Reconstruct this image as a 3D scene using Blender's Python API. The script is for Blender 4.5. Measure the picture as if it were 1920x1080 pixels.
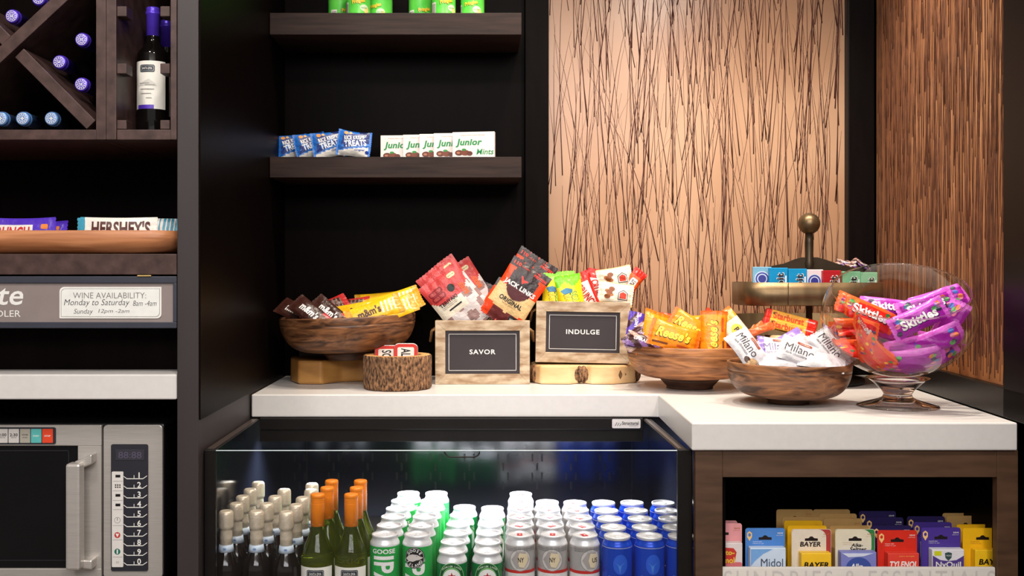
import bpy, bmesh, math, random
from mathutils import Vector, Matrix
R = math.radians
rnd = random.Random(7)
for o in list(bpy.data.objects):
    bpy.data.objects.remove(o)
scene = bpy.context.scene
COL = scene.collection

# ------------------------------------------------------------------ camera
F = 1950.0            # focal length in pixels of the 1920 px wide frame
VX, VY = 891.0, 507.0  # vanishing point of the depth lines
EZ = 1.226            # eye height
cam_d = bpy.data.cameras.new('camera')
cam = bpy.data.objects.new('camera', cam_d)
COL.objects.link(cam)
cam.location = (0, 0, EZ)
cam.rotation_euler = (R(90), 0, 0)
cam_d.sensor_width = 36
cam_d.lens = 36 * F / 1920
cam_d.shift_x = (960 - VX) / 1920
cam_d.shift_y = -(540 - VY) / 1920
cam_d.clip_start = 0.05
scene.camera = cam

# ------------------------------------------------------------------ world, lights, exposure
wd = bpy.data.worlds.new('World')
scene.world = wd
wd.use_nodes = True
bg = wd.node_tree.nodes['Background']
bg.inputs[0].default_value = (1.0, 0.95, 0.9, 1)
bg.inputs[1].default_value = 0.39
vs = scene.view_settings
vs.view_transform = 'Standard'
vs.look = 'None'
vs.exposure = 0.0
vs.gamma = 1
vs.use_curve_mapping = False


def lamp(kind, name, loc, power, color=(1, 0.9, 0.78), target=None, **kw):
    l = bpy.data.lights.new(name, kind)
    l.energy = power
    l.color = color
    for k, v in kw.items():
        setattr(l, k, v)
    o = bpy.data.objects.new(name, l)
    COL.objects.link(o)
    o.location = loc
    if target is not None:
        d = Vector(target) - Vector(loc)
        o.rotation_euler = d.to_track_quat('-Z', 'Y').to_euler()
    return o


# ceiling downlights above the worktop
for x, y, p, t in ((0.30, 2.30, 56, (0.28, 2.6, 0.9)), (0.72, 2.36, 67, (0.70, 2.55, 0.9)), (1.0, 2.2, 48, (0.95, 2.35, 0.9)),
                   (-0.15, 2.25, 36, (-0.12, 2.55, 0.9))):
    lamp('SPOT', 'downlight', (x, y, 2.62), p, (1, 0.88, 0.74), t, spot_size=R(84), spot_blend=0.7, shadow_soft_size=0.045)
# ceiling downlights of the room, in front of the cabinets
for x, y, p, t in ((-0.85, 1.0, 60, (-0.85, 2.1, 1.35)), (0.0, 0.7, 52, (0.0, 2.5, 1.1)), (0.9, 0.7, 52, (0.8, 2.4, 0.9))):
    lamp('SPOT', 'downlight', (x, y, 2.62), p, (1, 0.93, 0.86), t, spot_size=R(90), spot_blend=0.8, shadow_soft_size=0.09)
# broad fill light added behind the camera to brighten the front faces
lamp('AREA', 'front_fill_light', (0.1, -1.1, 2.6), 105, (1, 0.965, 0.945), (0.1, 2.4, 1.0), shape='RECTANGLE', size=2.6, size_y=1.2)
# tubular light under the cooler canopy
lamp('AREA', 'cooler_tube_light', (-0.057, 2.56, 0.838), 23, (0.9, 0.95, 1.0), (-0.057, 2.50, 0.4), shape='RECTANGLE', size=0.86, size_y=0.03, spread=R(125))

# ------------------------------------------------------------------ projection helpers (true place from the photo geometry)
def PX(px, d): return (px - VX) * d / F
def PZ(py, d): return EZ - (py - VY) * d / F
def P(px, py, d): return Vector((PX(px, d), d, PZ(py, d)))


# ------------------------------------------------------------------ materials
def lin(c):
    c = c / 255.0
    return c / 12.92 if c <= 0.04045 else ((c + 0.055) / 1.055) ** 2.4


def rgba(c): return (lin(c[0]), lin(c[1]), lin(c[2]), 1)


MATS = {}


def nn(t, kind, **kw):
    n = t.nodes.new(kind)
    for k, v in kw.items():
        setattr(n, k, v)
    return n


def mat(name, c=(128, 128, 128), rough=0.5, metal=0.0, var=0.12, scale=30, stretch=(1, 1, 1), c2=None, bump=0.0, bscale=None,
        trans=0.0, ior=1.45, coat=0.0, emit=0.0, spec=0.5, detail=4, dist=0.0, lo=0.3, hi=0.7):
    if name in MATS:
        return MATS[name]
    m = bpy.data.materials.new(name)
    m.use_nodes = True
    t = m.node_tree
    b = t.nodes['Principled BSDF']
    tc = nn(t, 'ShaderNodeTexCoord')
    mp = nn(t, 'ShaderNodeMapping')
    mp.inputs['Scale'].default_value = stretch
    t.links.new(tc.outputs['Object'], mp.inputs[0])
    nz = nn(t, 'ShaderNodeTexNoise')
    nz.inputs['Scale'].default_value = scale
    nz.inputs['Detail'].default_value = detail
    nz.inputs['Distortion'].default_value = dist
    t.links.new(mp.outputs[0], nz.inputs[0])
    rp = nn(t, 'ShaderNodeValToRGB')
    rp.color_ramp.elements[0].position = lo
    rp.color_ramp.elements[1].position = hi
    a = rgba(c)
    if c2 is None:
        e0 = tuple(x * (1 - var) for x in a[:3]) + (1,)
        e1 = tuple(min(1, x * (1 + var * 0.5)) for x in a[:3]) + (1,)
    else:
        e0, e1 = a, rgba(c2)
    rp.color_ramp.elements[0].color = e0
    rp.color_ramp.elements[1].color = e1
    t.links.new(nz.outputs[0], rp.inputs[0])
    t.links.new(rp.outputs[0], b.inputs['Base Color'])
    b.inputs['Roughness'].default_value = rough
    b.inputs['Metallic'].default_value = metal
    b.inputs['Specular IOR Level'].default_value = spec
    b.inputs['Transmission Weight'].default_value = trans
    b.inputs['IOR'].default_value = ior
    b.inputs['Coat Weight'].default_value = coat
    if emit:
        b.inputs['Emission Color'].default_value = a
        b.inputs['Emission Strength'].default_value = emit
    if bump:
        bp = nn(t, 'ShaderNodeBump')
        bp.inputs['Strength'].default_value = bump
        bp.inputs['Distance'].default_value = 0.004
        if bscale:
            n2 = nn(t, 'ShaderNodeTexNoise')
            n2.inputs['Scale'].default_value = bscale
            n2.inputs['Detail'].default_value = 3
            t.links.new(mp.outputs[0], n2.inputs[0])
            t.links.new(n2.outputs[0], bp.inputs['Height'])
        else:
            t.links.new(nz.outputs[0], bp.inputs['Height'])
        t.links.new(bp.outputs[0], b.inputs['Normal'])
    MATS[name] = m
    return m


def ink(r, g, b):
    return mat('ink_%d_%d_%d' % (r, g, b), (r, g, b), rough=0.42, var=0.05, scale=60)


def foil(r, g, b):
    return mat('foil_%d_%d_%d' % (r, g, b), (r, g, b), rough=0.3, var=0.10, scale=40, bump=0.5, bscale=75)


def thin_glass(name, tint, refl=1.0):
    m = bpy.data.materials.new(name)
    m.use_nodes = True
    t = m.node_tree
    t.nodes.clear()
    out = nn(t, 'ShaderNodeOutputMaterial')
    tr = nn(t, 'ShaderNodeBsdfTransparent')
    gl = nn(t, 'ShaderNodeBsdfGlossy')
    gl.inputs['Roughness'].default_value = 0.02
    lw = nn(t, 'ShaderNodeLayerWeight')
    lw.inputs['Blend'].default_value = 0.5
    pw = nn(t, 'ShaderNodeMath', operation='POWER')
    pw.inputs[1].default_value = 3.6
    ml = nn(t, 'ShaderNodeMath', operation='MULTIPLY_ADD')
    ml.inputs[1].default_value = 0.75 * refl
    ml.inputs[2].default_value = 0.045 * refl
    t.links.new(lw.outputs['Facing'], pw.inputs[0])
    t.links.new(pw.outputs[0], ml.inputs[0])
    mx = nn(t, 'ShaderNodeMixShader')
    nz = nn(t, 'ShaderNodeTexNoise')
    nz.inputs['Scale'].default_value = 2.0
    rp = nn(t, 'ShaderNodeValToRGB')
    a = tint
    rp.color_ramp.elements[0].color = (a[0] * .98, a[1] * .98, a[2] * .98, 1)
    rp.color_ramp.elements[1].color = (a[0], a[1], a[2], 1)
    t.links.new(nz.outputs[0], rp.inputs[0])
    t.links.new(rp.outputs[0], tr.inputs[0])
    t.links.new(ml.outputs[0], mx.inputs[0])
    t.links.new(tr.outputs[0], mx.inputs[1])
    t.links.new(gl.outputs[0], mx.inputs[2])
    t.links.new(mx.outputs[0], out.inputs[0])
    MATS[name] = m
    return m


M_black = mat('black_laminate', (13, 8, 7), rough=0.38, var=0.25, scale=9, stretch=(6, 6, 0.6), spec=0.03)
M_espresso = mat('espresso_wood', (32, 21, 18), rough=0.5, spec=0.2, c2=(52, 37, 32), scale=14, stretch=(0.5, 3, 7), bump=0.08)
M_rack = mat('rack_wood', (56, 39, 36), rough=0.45, spec=0.4, c2=(84, 62, 58), scale=40, stretch=(1, 1, 1), bump=0.08)
M_divider = mat('divider_laminate', (52, 45, 45), rough=0.5, var=0.1, scale=6, stretch=(4, 4, 0.5))
M_cab = mat('cabinet_wood', (70, 48, 34), rough=0.45, c2=(92, 66, 48), scale=10, stretch=(1, 2, 6), bump=0.05)
M_white = mat('white_quartz', (220, 216, 213), rough=0.3, var=0.03, scale=80)
M_whiteboard = mat('white_board', (228, 222, 214), rough=0.5, var=0.03, scale=50)
M_steel = mat('brushed_steel', (206, 200, 194), rough=0.34, metal=0.55, var=0.12, scale=60, stretch=(0.3, 1, 12))
M_alu = mat('can_aluminium', (226, 226, 228), rough=0.32, metal=0.35, var=0.05, scale=90)
M_blackplastic = mat('black_plastic', (22, 22, 26), rough=0.3, var=0.1, scale=40)
M_blackgloss = mat('black_gloss', (10, 10, 12), rough=0.08, var=0.1, scale=10)
M_coolermetal = mat('cooler_black_metal', (22, 19, 18), rough=0.38, spec=0.25, var=0.15, scale=30)
M_coolertop = mat('cooler_trim_metal', (92, 80, 76), rough=0.35, metal=0.5, var=0.15, scale=60, stretch=(1, 6, 1))
M_coolerwall = mat('cooler_liner', (24, 26, 36), rough=0.13, var=0.1, scale=6)
M_brass = mat('aged_brass', (98, 80, 58), rough=0.38, metal=0.8, c2=(126, 106, 78), scale=12, stretch=(3, 3, 0.6), bump=0.05, bscale=200)
M_brassdark = mat('dark_brass', (70, 60, 48), rough=0.4, metal=0.7, var=0.2, scale=25)
M_gold = mat('hinge_brass', (214, 184, 120), rough=0.3, metal=0.9, var=0.1, scale=50)
M_walnut = mat('walnut', (60, 34, 20), rough=0.42, c2=(152, 102, 66), scale=5.5, stretch=(1.5, 1.5, 8), detail=7, dist=2.2, bump=0.06, lo=0.36, hi=0.66)
M_acacia = mat('acacia', (98, 54, 28), rough=0.42, c2=(200, 136, 86), scale=5, stretch=(1.2, 1.2, 9), detail=7, dist=2.0, bump=0.06, lo=0.34, hi=0.66)
M_darkwood = mat('dark_walnut', (52, 32, 22), rough=0.5, c2=(96, 62, 42), scale=9, stretch=(2, 2, 10), detail=5)
M_tray = mat('tray_wood', (150, 88, 50), rough=0.4, c2=(206, 140, 96), scale=6, stretch=(1, 4, 12), detail=6, dist=0.6)
M_crate = mat('whitewashed_wood', (150, 120, 90), rough=0.7, c2=(204, 184, 158), scale=16, stretch=(1.2, 6, 4), detail=8, bump=0.15, lo=.36, hi=.62)
M_cratein = mat('raw_wood', (150, 112, 74), rough=0.8, c2=(186, 150, 108), scale=14, stretch=(1, 6, 5))
M_slate = mat('chalkboard', (52, 46, 50), rough=0.6, var=0.12, scale=12)
M_bark = mat('bark', (48, 30, 20), rough=0.9, c2=(176, 130, 92), scale=190, stretch=(1, 1, 0.45), detail=8, bump=1.0, lo=0.36, hi=0.7)
M_cutwood = mat('cut_wood', (176, 122, 66), rough=0.6, c2=(222, 174, 112), scale=10, stretch=(1, 1, 3), detail=6)
M_palewood = mat('pale_wood', (208, 164, 108), rough=0.6, c2=(240, 208, 160), scale=9, stretch=(1, 1, 3), detail=6)
M_honey = mat('honey_wood', (150, 98, 44), rough=0.45, c2=(198, 144, 76), scale=7, stretch=(1, 1, 3), detail=6)
M_rope = mat('jute_rope', (150, 112, 70), rough=0.9, var=0.3, scale=200)
M_sheet = mat('resin_sheet', (152, 108, 76), rough=0.24, c2=(190, 152, 122), scale=1.6, detail=2, lo=0.35, hi=0.65)
M_sheet2 = mat('resin_sheet_amber', (170, 112, 68), rough=0.24, c2=(198, 142, 96), scale=1.6, detail=2, lo=0.35, hi=0.65)
M_reed = mat('dried_grass', (58, 26, 20), rough=0.6, c2=(92, 44, 32), scale=30)
M_reed2 = mat('brown_reed', (82, 46, 28), rough=0.6, c2=(116, 70, 44), scale=30)
M_frame = mat('black_frame', (16, 11, 10), rough=0.35, spec=0.1, var=0.2, scale=20, stretch=(5, 5, 0.5))
M_curb = mat('curb_laminate', (26, 21, 20), rough=0.3, spec=0.3, var=0.2, scale=40)
M_wineglass = mat('dark_wine_glass', (12, 10, 9), rough=0.06, var=0.1, scale=5, spec=0.6)
M_fizzglass = mat('dark_fizz_glass', (20, 14, 12), rough=0.07, var=0.1, scale=5, spec=0.6)
M_greenglass = mat('olive_glass', (150, 166, 52), rough=0.03, var=0.1, scale=5, trans=0.94, ior=1.35)
M_capsule = mat('violet_capsule', (84, 56, 196), rough=0.28, metal=0.3, var=0.1, scale=30)
M_capblue = mat('pale_blue_capsule', (96, 140, 200), rough=0.32, metal=0.2, var=0.1, scale=30)
M_capgold = mat('champagne_foil', (228, 212, 188), rough=0.36, metal=0.35, var=0.15, scale=60, bump=0.3, bscale=160)
M_caporange = mat('orange_capsule', (244, 134, 24), rough=0.32, var=0.08, scale=30)
M_paper = mat('paper_label', (236, 232, 222), rough=0.6, var=0.04, scale=60)
M_signface = mat('sign_face', (140, 127, 124), rough=0.5, var=0.06, scale=30)
M_signframe = mat('sign_frame', (56, 58, 70), rough=0.4, var=0.1, scale=20)
M_globe = thin_glass('clear_globe_glass', (0.955, 0.95, 0.945), 1.25)
M_shield = thin_glass('shield_glass', (0.96, 0.97, 0.98), 0.55)
M_glass = mat('cast_glass', (250, 246, 246), rough=0.02, var=0.01, trans=1.0, ior=1.45)
M_edge = mat('polished_glass_edge', (210, 224, 232), rough=0.2, var=0.05)
M_led = mat('led_tube', (235, 243, 255), emit=6.0, var=0.01)
M_floor = mat('floor_tile', (120, 108, 98), rough=0.4, var=0.15, scale=4)
M_ceil = mat('ceiling_paint', (226, 220, 212), rough=0.8, var=0.03, scale=10)
M_window = mat('oven_window', (16, 16, 18), rough=0.07, var=0.2, scale=10)
INK_K, INK_W = ink(24, 20, 20), ink(240, 238, 234)


# ------------------------------------------------------------------ text as flat triangles
TXT = {}


def text2d(s, bold=0.0, shear=0.0, spacing=1.0):
    key = (s, bold, shear, spacing)
    if key in TXT:
        return TXT[key]
    cu = bpy.data.curves.new('t', 'FONT')
    cu.body = s
    cu.align_x = 'CENTER'
    cu.fill_mode = 'FRONT'
    cu.resolution_u = 3
    cu.offset = min(bold, 0.035)
    cu.shear = shear
    cu.space_character = spacing + max(0, min(bold, 0.035)) * 1.2
    ob = bpy.data.objects.new('t', cu)
    COL.objects.link(ob)
    dg = bpy.context.evaluated_depsgraph_get()
    me = bpy.data.meshes.new_from_object(ob.evaluated_get(dg))
    bm = bmesh.new()
    bm.from_mesh(me)
    bpy.data.objects.remove(ob)
    bpy.data.curves.remove(cu)
    bpy.data.meshes.remove(me)
    xs = [v.co.x for v in bm.verts]
    ys = [v.co.y for v in bm.verts]
    x0, x1, y0, y1 = min(xs), max(xs), min(ys), max(ys)
    # slice so that the letters can follow curved surfaces
    n = max(2, int((x1 - x0) / 0.3))
    for i in range(1, n):
        bmesh.ops.bisect_plane(bm, geom=bm.verts[:] + bm.edges[:] + bm.faces[:], plane_co=(x0 + (x1 - x0) * i / n, 0, 0), plane_no=(1, 0, 0))
    for i in range(1, 6):
        bmesh.ops.bisect_plane(bm, geom=bm.verts[:] + bm.edges[:] + bm.faces[:], plane_co=(0, y0 + (y1 - y0) * i / 6, 0), plane_no=(0, 1, 0))
    bm.verts.index_update()
    vv = [((v.co.x - x0) / (x1 - x0) - 0.5, (v.co.y - y0) / (y1 - y0) - 0.5) for v in bm.verts]
    ff = []
    for f in bm.faces:
        f.normal_update()
        ids = [v.index for v in f.verts]
        ff.append(ids if f.normal.z > 0 else ids[::-1])
    bm.free()
    TXT[key] = (vv, ff, (x1 - x0) / (y1 - y0))
    return TXT[key]


# ------------------------------------------------------------------ mesh builder
class MB:
    def __init__(self):
        self.v, self.f, self.m, self.s, self.mats = [], [], [], [], []

    def mi(self, m):
        if m not in self.mats:
            self.mats.append(m)
        return self.mats.index(m)

    def add(self, verts, faces, m, smooth=False, M=None):
        o = len(self.v)
        for p in verts:
            p = Vector(p)
            self.v.append(M @ p if M is not None else p)
        for i, f in enumerate(faces):
            self.f.append([o + k for k in f])
            self.m.append(self.mi(m[i] if isinstance(m, list) else m))
            self.s.append(smooth)
        return self

    def box(self, x0, x1, y0, y1, z0, z1, m, bev=0.0012, M=None):
        bm = bmesh.new()
        bmesh.ops.create_cube(bm, size=1)
        for v in bm.verts:
            v.co = Vector(((x0 + x1) / 2 + v.co.x * (x1 - x0), (y0 + y1) / 2 + v.co.y * (y1 - y0), (z0 + z1) / 2 + v.co.z * (z1 - z0)))
        if bev:
            bev = min(bev, 0.4 * min(abs(x1 - x0), abs(y1 - y0), abs(z1 - z0)))
            bmesh.ops.bevel(bm, geom=bm.edges[:], offset=bev, segments=2, affect='EDGES', profile=0.5)
        self.bm(bm, m, M)
        return self

    def bm(self, bm, m, M=None, smooth=False):
        bm.verts.index_update()
        self.add([v.co.copy() for v in bm.verts], [[v.index for v in f.verts] for f in bm.faces], m, smooth, M)
        bm.free()

    def lathe(self, prof, m, n=40, M=None, smooth=True, rfn=None, cap=True):
        """prof: list of (r, z); m one material or one per segment"""
        vs, fs, ms = [], [], []
        for k, (r, z) in enumerate(prof):
            for i in range(n):
                a = 2 * math.pi * i / n
                q = r * (rfn(a, z) if rfn else 1)
                vs.append((q * math.cos(a), q * math.sin(a), z))
        for k in range(len(prof) - 1):
            mm = m[k] if isinstance(m, list) else m
            for i in range(n):
                j = (i + 1) % n
                fs.append([k * n + i, k * n + j, (k + 1) * n + j, (k + 1) * n + i])
                ms.append(mm)
        if cap:
            if prof[0][0] > 1e-6:
                fs.append([i for i in range(n)][::-1]); ms.append(ms[0])
            if prof[-1][0] > 1e-6:
                fs.append([(len(prof) - 1) * n + i for i in range(n)]); ms.append(ms[-2])
        self.add(vs, fs, ms, smooth, M)
        return self

    def prism(self, poly, y0, y1, m, M=None, bev=0.0):
        """poly CCW in (x, z) seen from the front, from y0 (front) to y1 (back)"""
        bm = bmesh.new()
        vs = [bm.verts.new((x, y0, z)) for x, z in poly]
        f = bm.faces.new(vs)
        r = bmesh.ops.extrude_face_region(bm, geom=[f])
        for e in r['geom']:
            if isinstance(e, bmesh.types.BMVert):
                e.co.y = y1
        bmesh.ops.recalc_face_normals(bm, faces=bm.faces[:])
        if bev:
            bmesh.ops.bevel(bm, geom=bm.edges[:], offset=bev, segments=2, affect='EDGES', profile=0.5)
        self.bm(bm, m, M)
        return self

    def tube(self, pts, r, m, n=10, M=None, cap=True):
        pts = [Vector(p) for p in pts]
        vs, fs = [], []
        ref = None
        for i, p in enumerate(pts):
            t = (pts[min(i + 1, len(pts) - 1)] - pts[max(i - 1, 0)]).normalized()
            if ref is None or abs(ref.dot(t)) > 0.95:
                ref = Vector((0, 0, 1)) if abs(t.z) < 0.9 else Vector((1, 0, 0))
            a = t.cross(ref).normalized()
            b = t.cross(a).normalized()
            ref = -b if False else ref
            q = r(i / (len(pts) - 1)) if callable(r) else r
            for k in range(n):
                w = 2 * math.pi * k / n
                vs.append(p + a * q * math.cos(w) + b * q * math.sin(w))
        for i in range(len(pts) - 1):
            for k in range(n):
                j = (k + 1) % n
                fs.append([i * n + k, i * n + j, (i + 1) * n + j, (i + 1) * n + k])
        if cap:
            fs.append(list(range(n))[::-1])
            fs.append([(len(pts) - 1) * n + k for k in range(n)])
        self.add(vs, fs, m, True, M)
        return self

    def sphere(self, c, r, m, n=24, sx=1, sy=1, sz=1):
        prof = [(max(1e-7, r * math.sin(math.pi * i / (n // 2))), -r * math.cos(math.pi * i / (n // 2))) for i in range(n // 2 + 1)]
        self.lathe(prof, m, n, Matrix.Translation(c) @ Matrix.Diagonal((sx, sy, sz, 1)), cap=False)
        return self

    def text(self, s, cx, cz, w, h, fn, m, rot=0, shear=0.0, bold=0.0, spacing=1.0, M=None):
        """letters fitted to a w x h box centred on (cx, cz) of the surface fn(x, z)"""
        vv, ff, asp = text2d(s, bold, shear, spacing)
        if h is None:
            h = w / asp
        if w is None:
            w = h * asp
        c, sn = math.cos(R(rot)), math.sin(R(rot))
        vs = []
        for x, y in vv:
            x, y = x * w, y * h
            vs.append(fn(cx + x * c - y * sn, cz + x * sn + y * c))
        self.add(vs, ff, m, False, M)
        return self

    def poly(self, pts, fn, m, M=None):
        """star-shaped outline laid on a surface, as rings round its centre so that it follows curves"""
        per = sum(math.dist(pts[i], pts[i - 1]) for i in range(len(pts)))
        fine = []
        for i in range(len(pts)):
            p, q = pts[i], pts[(i + 1) % len(pts)]
            k = max(1, int(math.dist(p, q) / (per / 32) + .5))
            fine += [(p[0] + (q[0] - p[0]) * j / k, p[1] + (q[1] - p[1]) * j / k) for j in range(k)]
        pts = fine
        n = len(pts)
        cx = sum(p[0] for p in pts) / n
        cz = sum(p[1] for p in pts) / n
        vs = [fn(cx, cz)]
        rings = (0.33, 0.67, 1.0)
        for q in rings:
            vs += [fn(cx + (x - cx) * q, cz + (z - cz) * q) for x, z in pts]
        fs = [[0, 1 + i, 1 + (i + 1) % n] for i in range(n)]
        for k in range(2):
            for i in range(n):
                j = (i + 1) % n
                fs.append([1 + k * n + i, 1 + (k + 1) * n + i, 1 + (k + 1) * n + j, 1 + k * n + j])
        self.add(vs, fs, m, False, M)
        return self

    def patch(self, x0, x1, z0, z1, fn, m, nx=6, nz=4, M=None):
        vs = [fn(x0 + (x1 - x0) * i / nx, z0 + (z1 - z0) * j / nz) for j in range(nz + 1) for i in range(nx + 1)]
        fs = [[j * (nx + 1) + i, j * (nx + 1) + i + 1, (j + 1) * (nx + 1) + i + 1, (j + 1) * (nx + 1) + i] for j in range(nz) for i in range(nx)]
        self.add(vs, fs, m, False, M)
        return self

    def outline(self, x0, x1, z0, z1, t, fn, m, M=None):
        self.patch(x0, x1, z0, z0 + t, fn, m, 8, 1, M)
        self.patch(x0, x1, z1 - t, z1, fn, m, 8, 1, M)
        self.patch(x0, x0 + t, z0, z1, fn, m, 1, 6, M)
        self.patch(x1 - t, x1, z0, z1, fn, m, 1, 6, M)
        return self

    def mesh(self, name):
        me = bpy.data.meshes.new(name)
        me.from_pydata([tuple(p) for p in self.v], [], self.f)
        for m in self.mats:
            me.materials.append(m)
        me.polygons.foreach_set('material_index', self.m)
        me.polygons.foreach_set('use_smooth', self.s)
        me.update()
        return me

    def build(self, name, parent=None, M=None):
        o = bpy.data.objects.new(name, self.mesh(name))
        COL.objects.link(o)
        if parent is not None:
            o.parent = parent
        if M is not None:
            o.matrix_local = M
        return o


def ell(cx, cz, a, b, n=24, rot=0):
    c, s = math.cos(R(rot)), math.sin(R(rot))
    return [(cx + a * math.cos(t) * c - b * math.sin(t) * s, cz + a * math.cos(t) * s + b * math.sin(t) * c) for t in [2 * math.pi * i / n for i in range(n)]]


def rrect(x0, x1, z0, z1, r, n=5):
    p = []
    for cx, cz, a0 in ((x1 - r, z1 - r, 0), (x0 + r, z1 - r, 90), (x0 + r, z0 + r, 180), (x1 - r, z0 + r, 270)):
        for i in range(n + 1):
            a = R(a0 + 90 * i / n)
            p.append((cx + r * math.cos(a), cz + r * math.sin(a)))
    return p


def flat(y): return lambda x, z: (x, y, z)


def cyl(r, a0=0.0):
    """surface of a standing cylinder, x measured along its skin from the front"""
    return lambda x, z: (r * math.sin(x / r + a0), -r * math.cos(x / r + a0), z)


def tag(o, label, cat, group=None, kind=None):
    if label: o['label'] = label
    if cat: o['category'] = cat
    if group: o['group'] = group
    if kind: o['kind'] = kind
    return o


def thing(name, label, cat, loc=(0, 0, 0), group=None, M=None):
    o = bpy.data.objects.new(name, None)
    o.empty_display_size = 0.05
    COL.objects.link(o)
    if M is not None: o.matrix_world = M
    else: o.location = loc
    return tag(o, label, cat, group)


def struct(mb, name, label=None):
    o = mb.build(name)
    o['kind'] = 'structure'
    if label: o['label'] = label
    return o


def copy_tree(o, parent=None):
    c = o.copy()
    COL.objects.link(c)
    if parent is not None: c.parent = parent
    for ch in list(o.children): copy_tree(ch, c)
    return c


def pose(px, py, d, roll=0, lean=0, yaw=0):
    """roll: anticlockwise in the picture; lean: top away from the viewer; yaw: about the vertical"""
    return Matrix.Translation(P(px, py, d)) @ Matrix.Rotation(R(yaw), 4, 'Z') @ Matrix.Rotation(R(-lean), 4, 'X') @ Matrix.Rotation(R(-roll), 4, 'Y')


def spawn(me, name, M, label, cat, group=None):
    o = bpy.data.objects.new(name, me)
    COL.objects.link(o)
    o.matrix_world = M
    return tag(o, label, cat, group)


ORD = ['front', 'second', 'third', 'fourth', 'fifth', 'rearmost']


# ================================================================== SETTING
def plan(mb, poly, z0, z1, m, bev=0.001):
    """poly CCW in (x, y) seen from above"""
    bm = bmesh.new()
    vs = [bm.verts.new((x, y, z0)) for x, y in poly]
    f = bm.faces.new(vs)
    r = bmesh.ops.extrude_face_region(bm, geom=[f])
    for e in r['geom']:
        if isinstance(e, bmesh.types.BMVert):
            e.co.z = z1
    bmesh.ops.recalc_face_normals(bm, faces=bm.faces[:])
    if bev:
        bmesh.ops.bevel(bm, geom=bm.edges[:], offset=bev, segments=2, affect='EDGES', profile=0.5)
    mb.bm(bm, m)
    return mb


def WX(y): return 0.899 + 0.077 * y       # face of the right wall's curb


XL0, XL1 = -0.579, -0.5376                # divider
YF, YC, YB = 2.02, 2.48, 2.925            # front plane, recessed worktop front, back of the recess
CT, CB = 0.930, 0.876                     # worktop top / underside
PY = 2.975                                # plane of the grass panel

struct(MB().box(-4, 4, -4, 3.2, -0.1, 0, M_floor, 0), 'floor')
struct(MB().box(-4, 4, -4, 3.2, 2.66, 2.76, M_ceil, 0), 'ceiling')
struct(MB().box(-3, 1.6, 3.0, 3.1, 0, 2.66, M_black, 0), 'wall_back')
struct(MB().box(XL0, XL1, YF, 3.0, 0, 2.66, [M_divider] * 99, 0.0015), 'wall_left')
mb = MB()
plan(mb, [(WX(1.2) + .03, 1.2), (1.6, 1.2), (1.6, 3.0), (WX(3.0) + .03, 3.0)], 0, 2.66, M_black)
struct(mb, 'wall_right')
# dark inner lining of the tall recess
mb = MB().box(XL1 + 0.0005, XL1 + 0.003, YF + 0.004, 2.92, 0.935, 2.66, M_black, 0)
mb.box(XL1, 0.138, YB, 2.998, 0.0, 2.66, M_black, 0)
struct(mb, 'wall_recess')
struct(MB().box(0.139, 0.2045, 2.89, 2.998, CT + .001, 2.66, M_black, 0.0015), 'trim_1')
# frames of the two grass panels
mb = MB().box(1.057, WX(2.95) + .005, 2.945, 2.998, CT + .001, 2.66, M_frame, 0.002)
struct(mb, 'trim_2')
mb = MB()
plan(mb, [(WX(1.9), 1.9), (WX(1.9) + .03, 1.9), (WX(2.088) + .03, 2.088), (WX(2.088), 2.088)], CT + .001, 2.66, M_frame)
struct(mb, 'trim_3')
mb = MB()
plan(mb, [(WX(1.98), 1.98), (WX(1.98) + .029, 1.98), (WX(2.94) + .029, 2.94), (WX(2.94), 2.94)], CT + .0005, 0.992, M_curb, 0.003)
struct(mb, 'baseboard_right')
# backs of the left-hand niches
mb = MB().box(-2.2, XL0, 2.42, 2.5, 0.0, 2.66, M_black, 0)
mb.box(-2.2, XL0, 2.118, 2.2, 1.0245, 1.1127, M_black, 0)
struct(mb, 'wall_niche')


# ------------------------------------------------------------------ grass panels
def panel(name, label, width, z0, z1, Mx, n, tilt, msheet, wr, lr, seed, mreed=M_reed):
    r = random.Random(seed)
    root = thing(name, label, 'wall panel', M=Mx)
    MB().box(0, width, 0, 0.012, z0, z1, msheet, 0).build('sheet', root)
    g = MB()
    for i in range(n):
        x = r.uniform(0.004, width - .004)
        z = r.uniform(z0 - 0.25, z1 - 0.02)
        L = r.uniform(*lr)
        a = r.gauss(0, tilt)
        k = r.gauss(0, tilt * 0.9)
        w = r.uniform(*wr)
        pts = []
        for j in range(7):
            s = j / 6
            px = x + L * s * (math.tan(a) + k * s * s)
            pz = z + L * s
            if px < 0.002 or px > width - .002 or pz < z0 + .001 or pz > z1:
                if pts: break
                continue
            pts.append((px, -0.0002, pz))
        if len(pts) > 2:
            g.tube(pts, lambda t, w=w: w * (1 - 0.78 * t), mreed, 5)
    o = g.build('grass_inlay', root)
    o['kind'] = 'stuff'
    return root


panel('grass_panel', 'tan resin wall panel with loose dark dried grass stems, facing the viewer', 1.0565 - 0.2055, CT + .001, 2.5,
      Matrix.Translation((0.2055, PY, 0)), 600, R(5.4), M_sheet, (0.0007, 0.0020), (0.26, 0.72), 3)
ang = math.atan2(1, -0.077)   # direction of the wall in plan
y0, y1 = 2.9435, 2.089
xw = WX(y0) + 0.010
Mr = Matrix.Translation((xw, y0, 0)) @ Matrix.Rotation(-ang, 4, 'Z')
panel('grass_panel', 'amber resin wall panel packed with upright reeds, on the right wall beside the glass bowl',
      (y0 - y1) * math.hypot(1, 0.077), 0.9925, 2.5, Mr, 1250, R(1.8), M_sheet2, (0.0007, 0.0015), (0.2, 0.8), 5, M_reed2)

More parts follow.
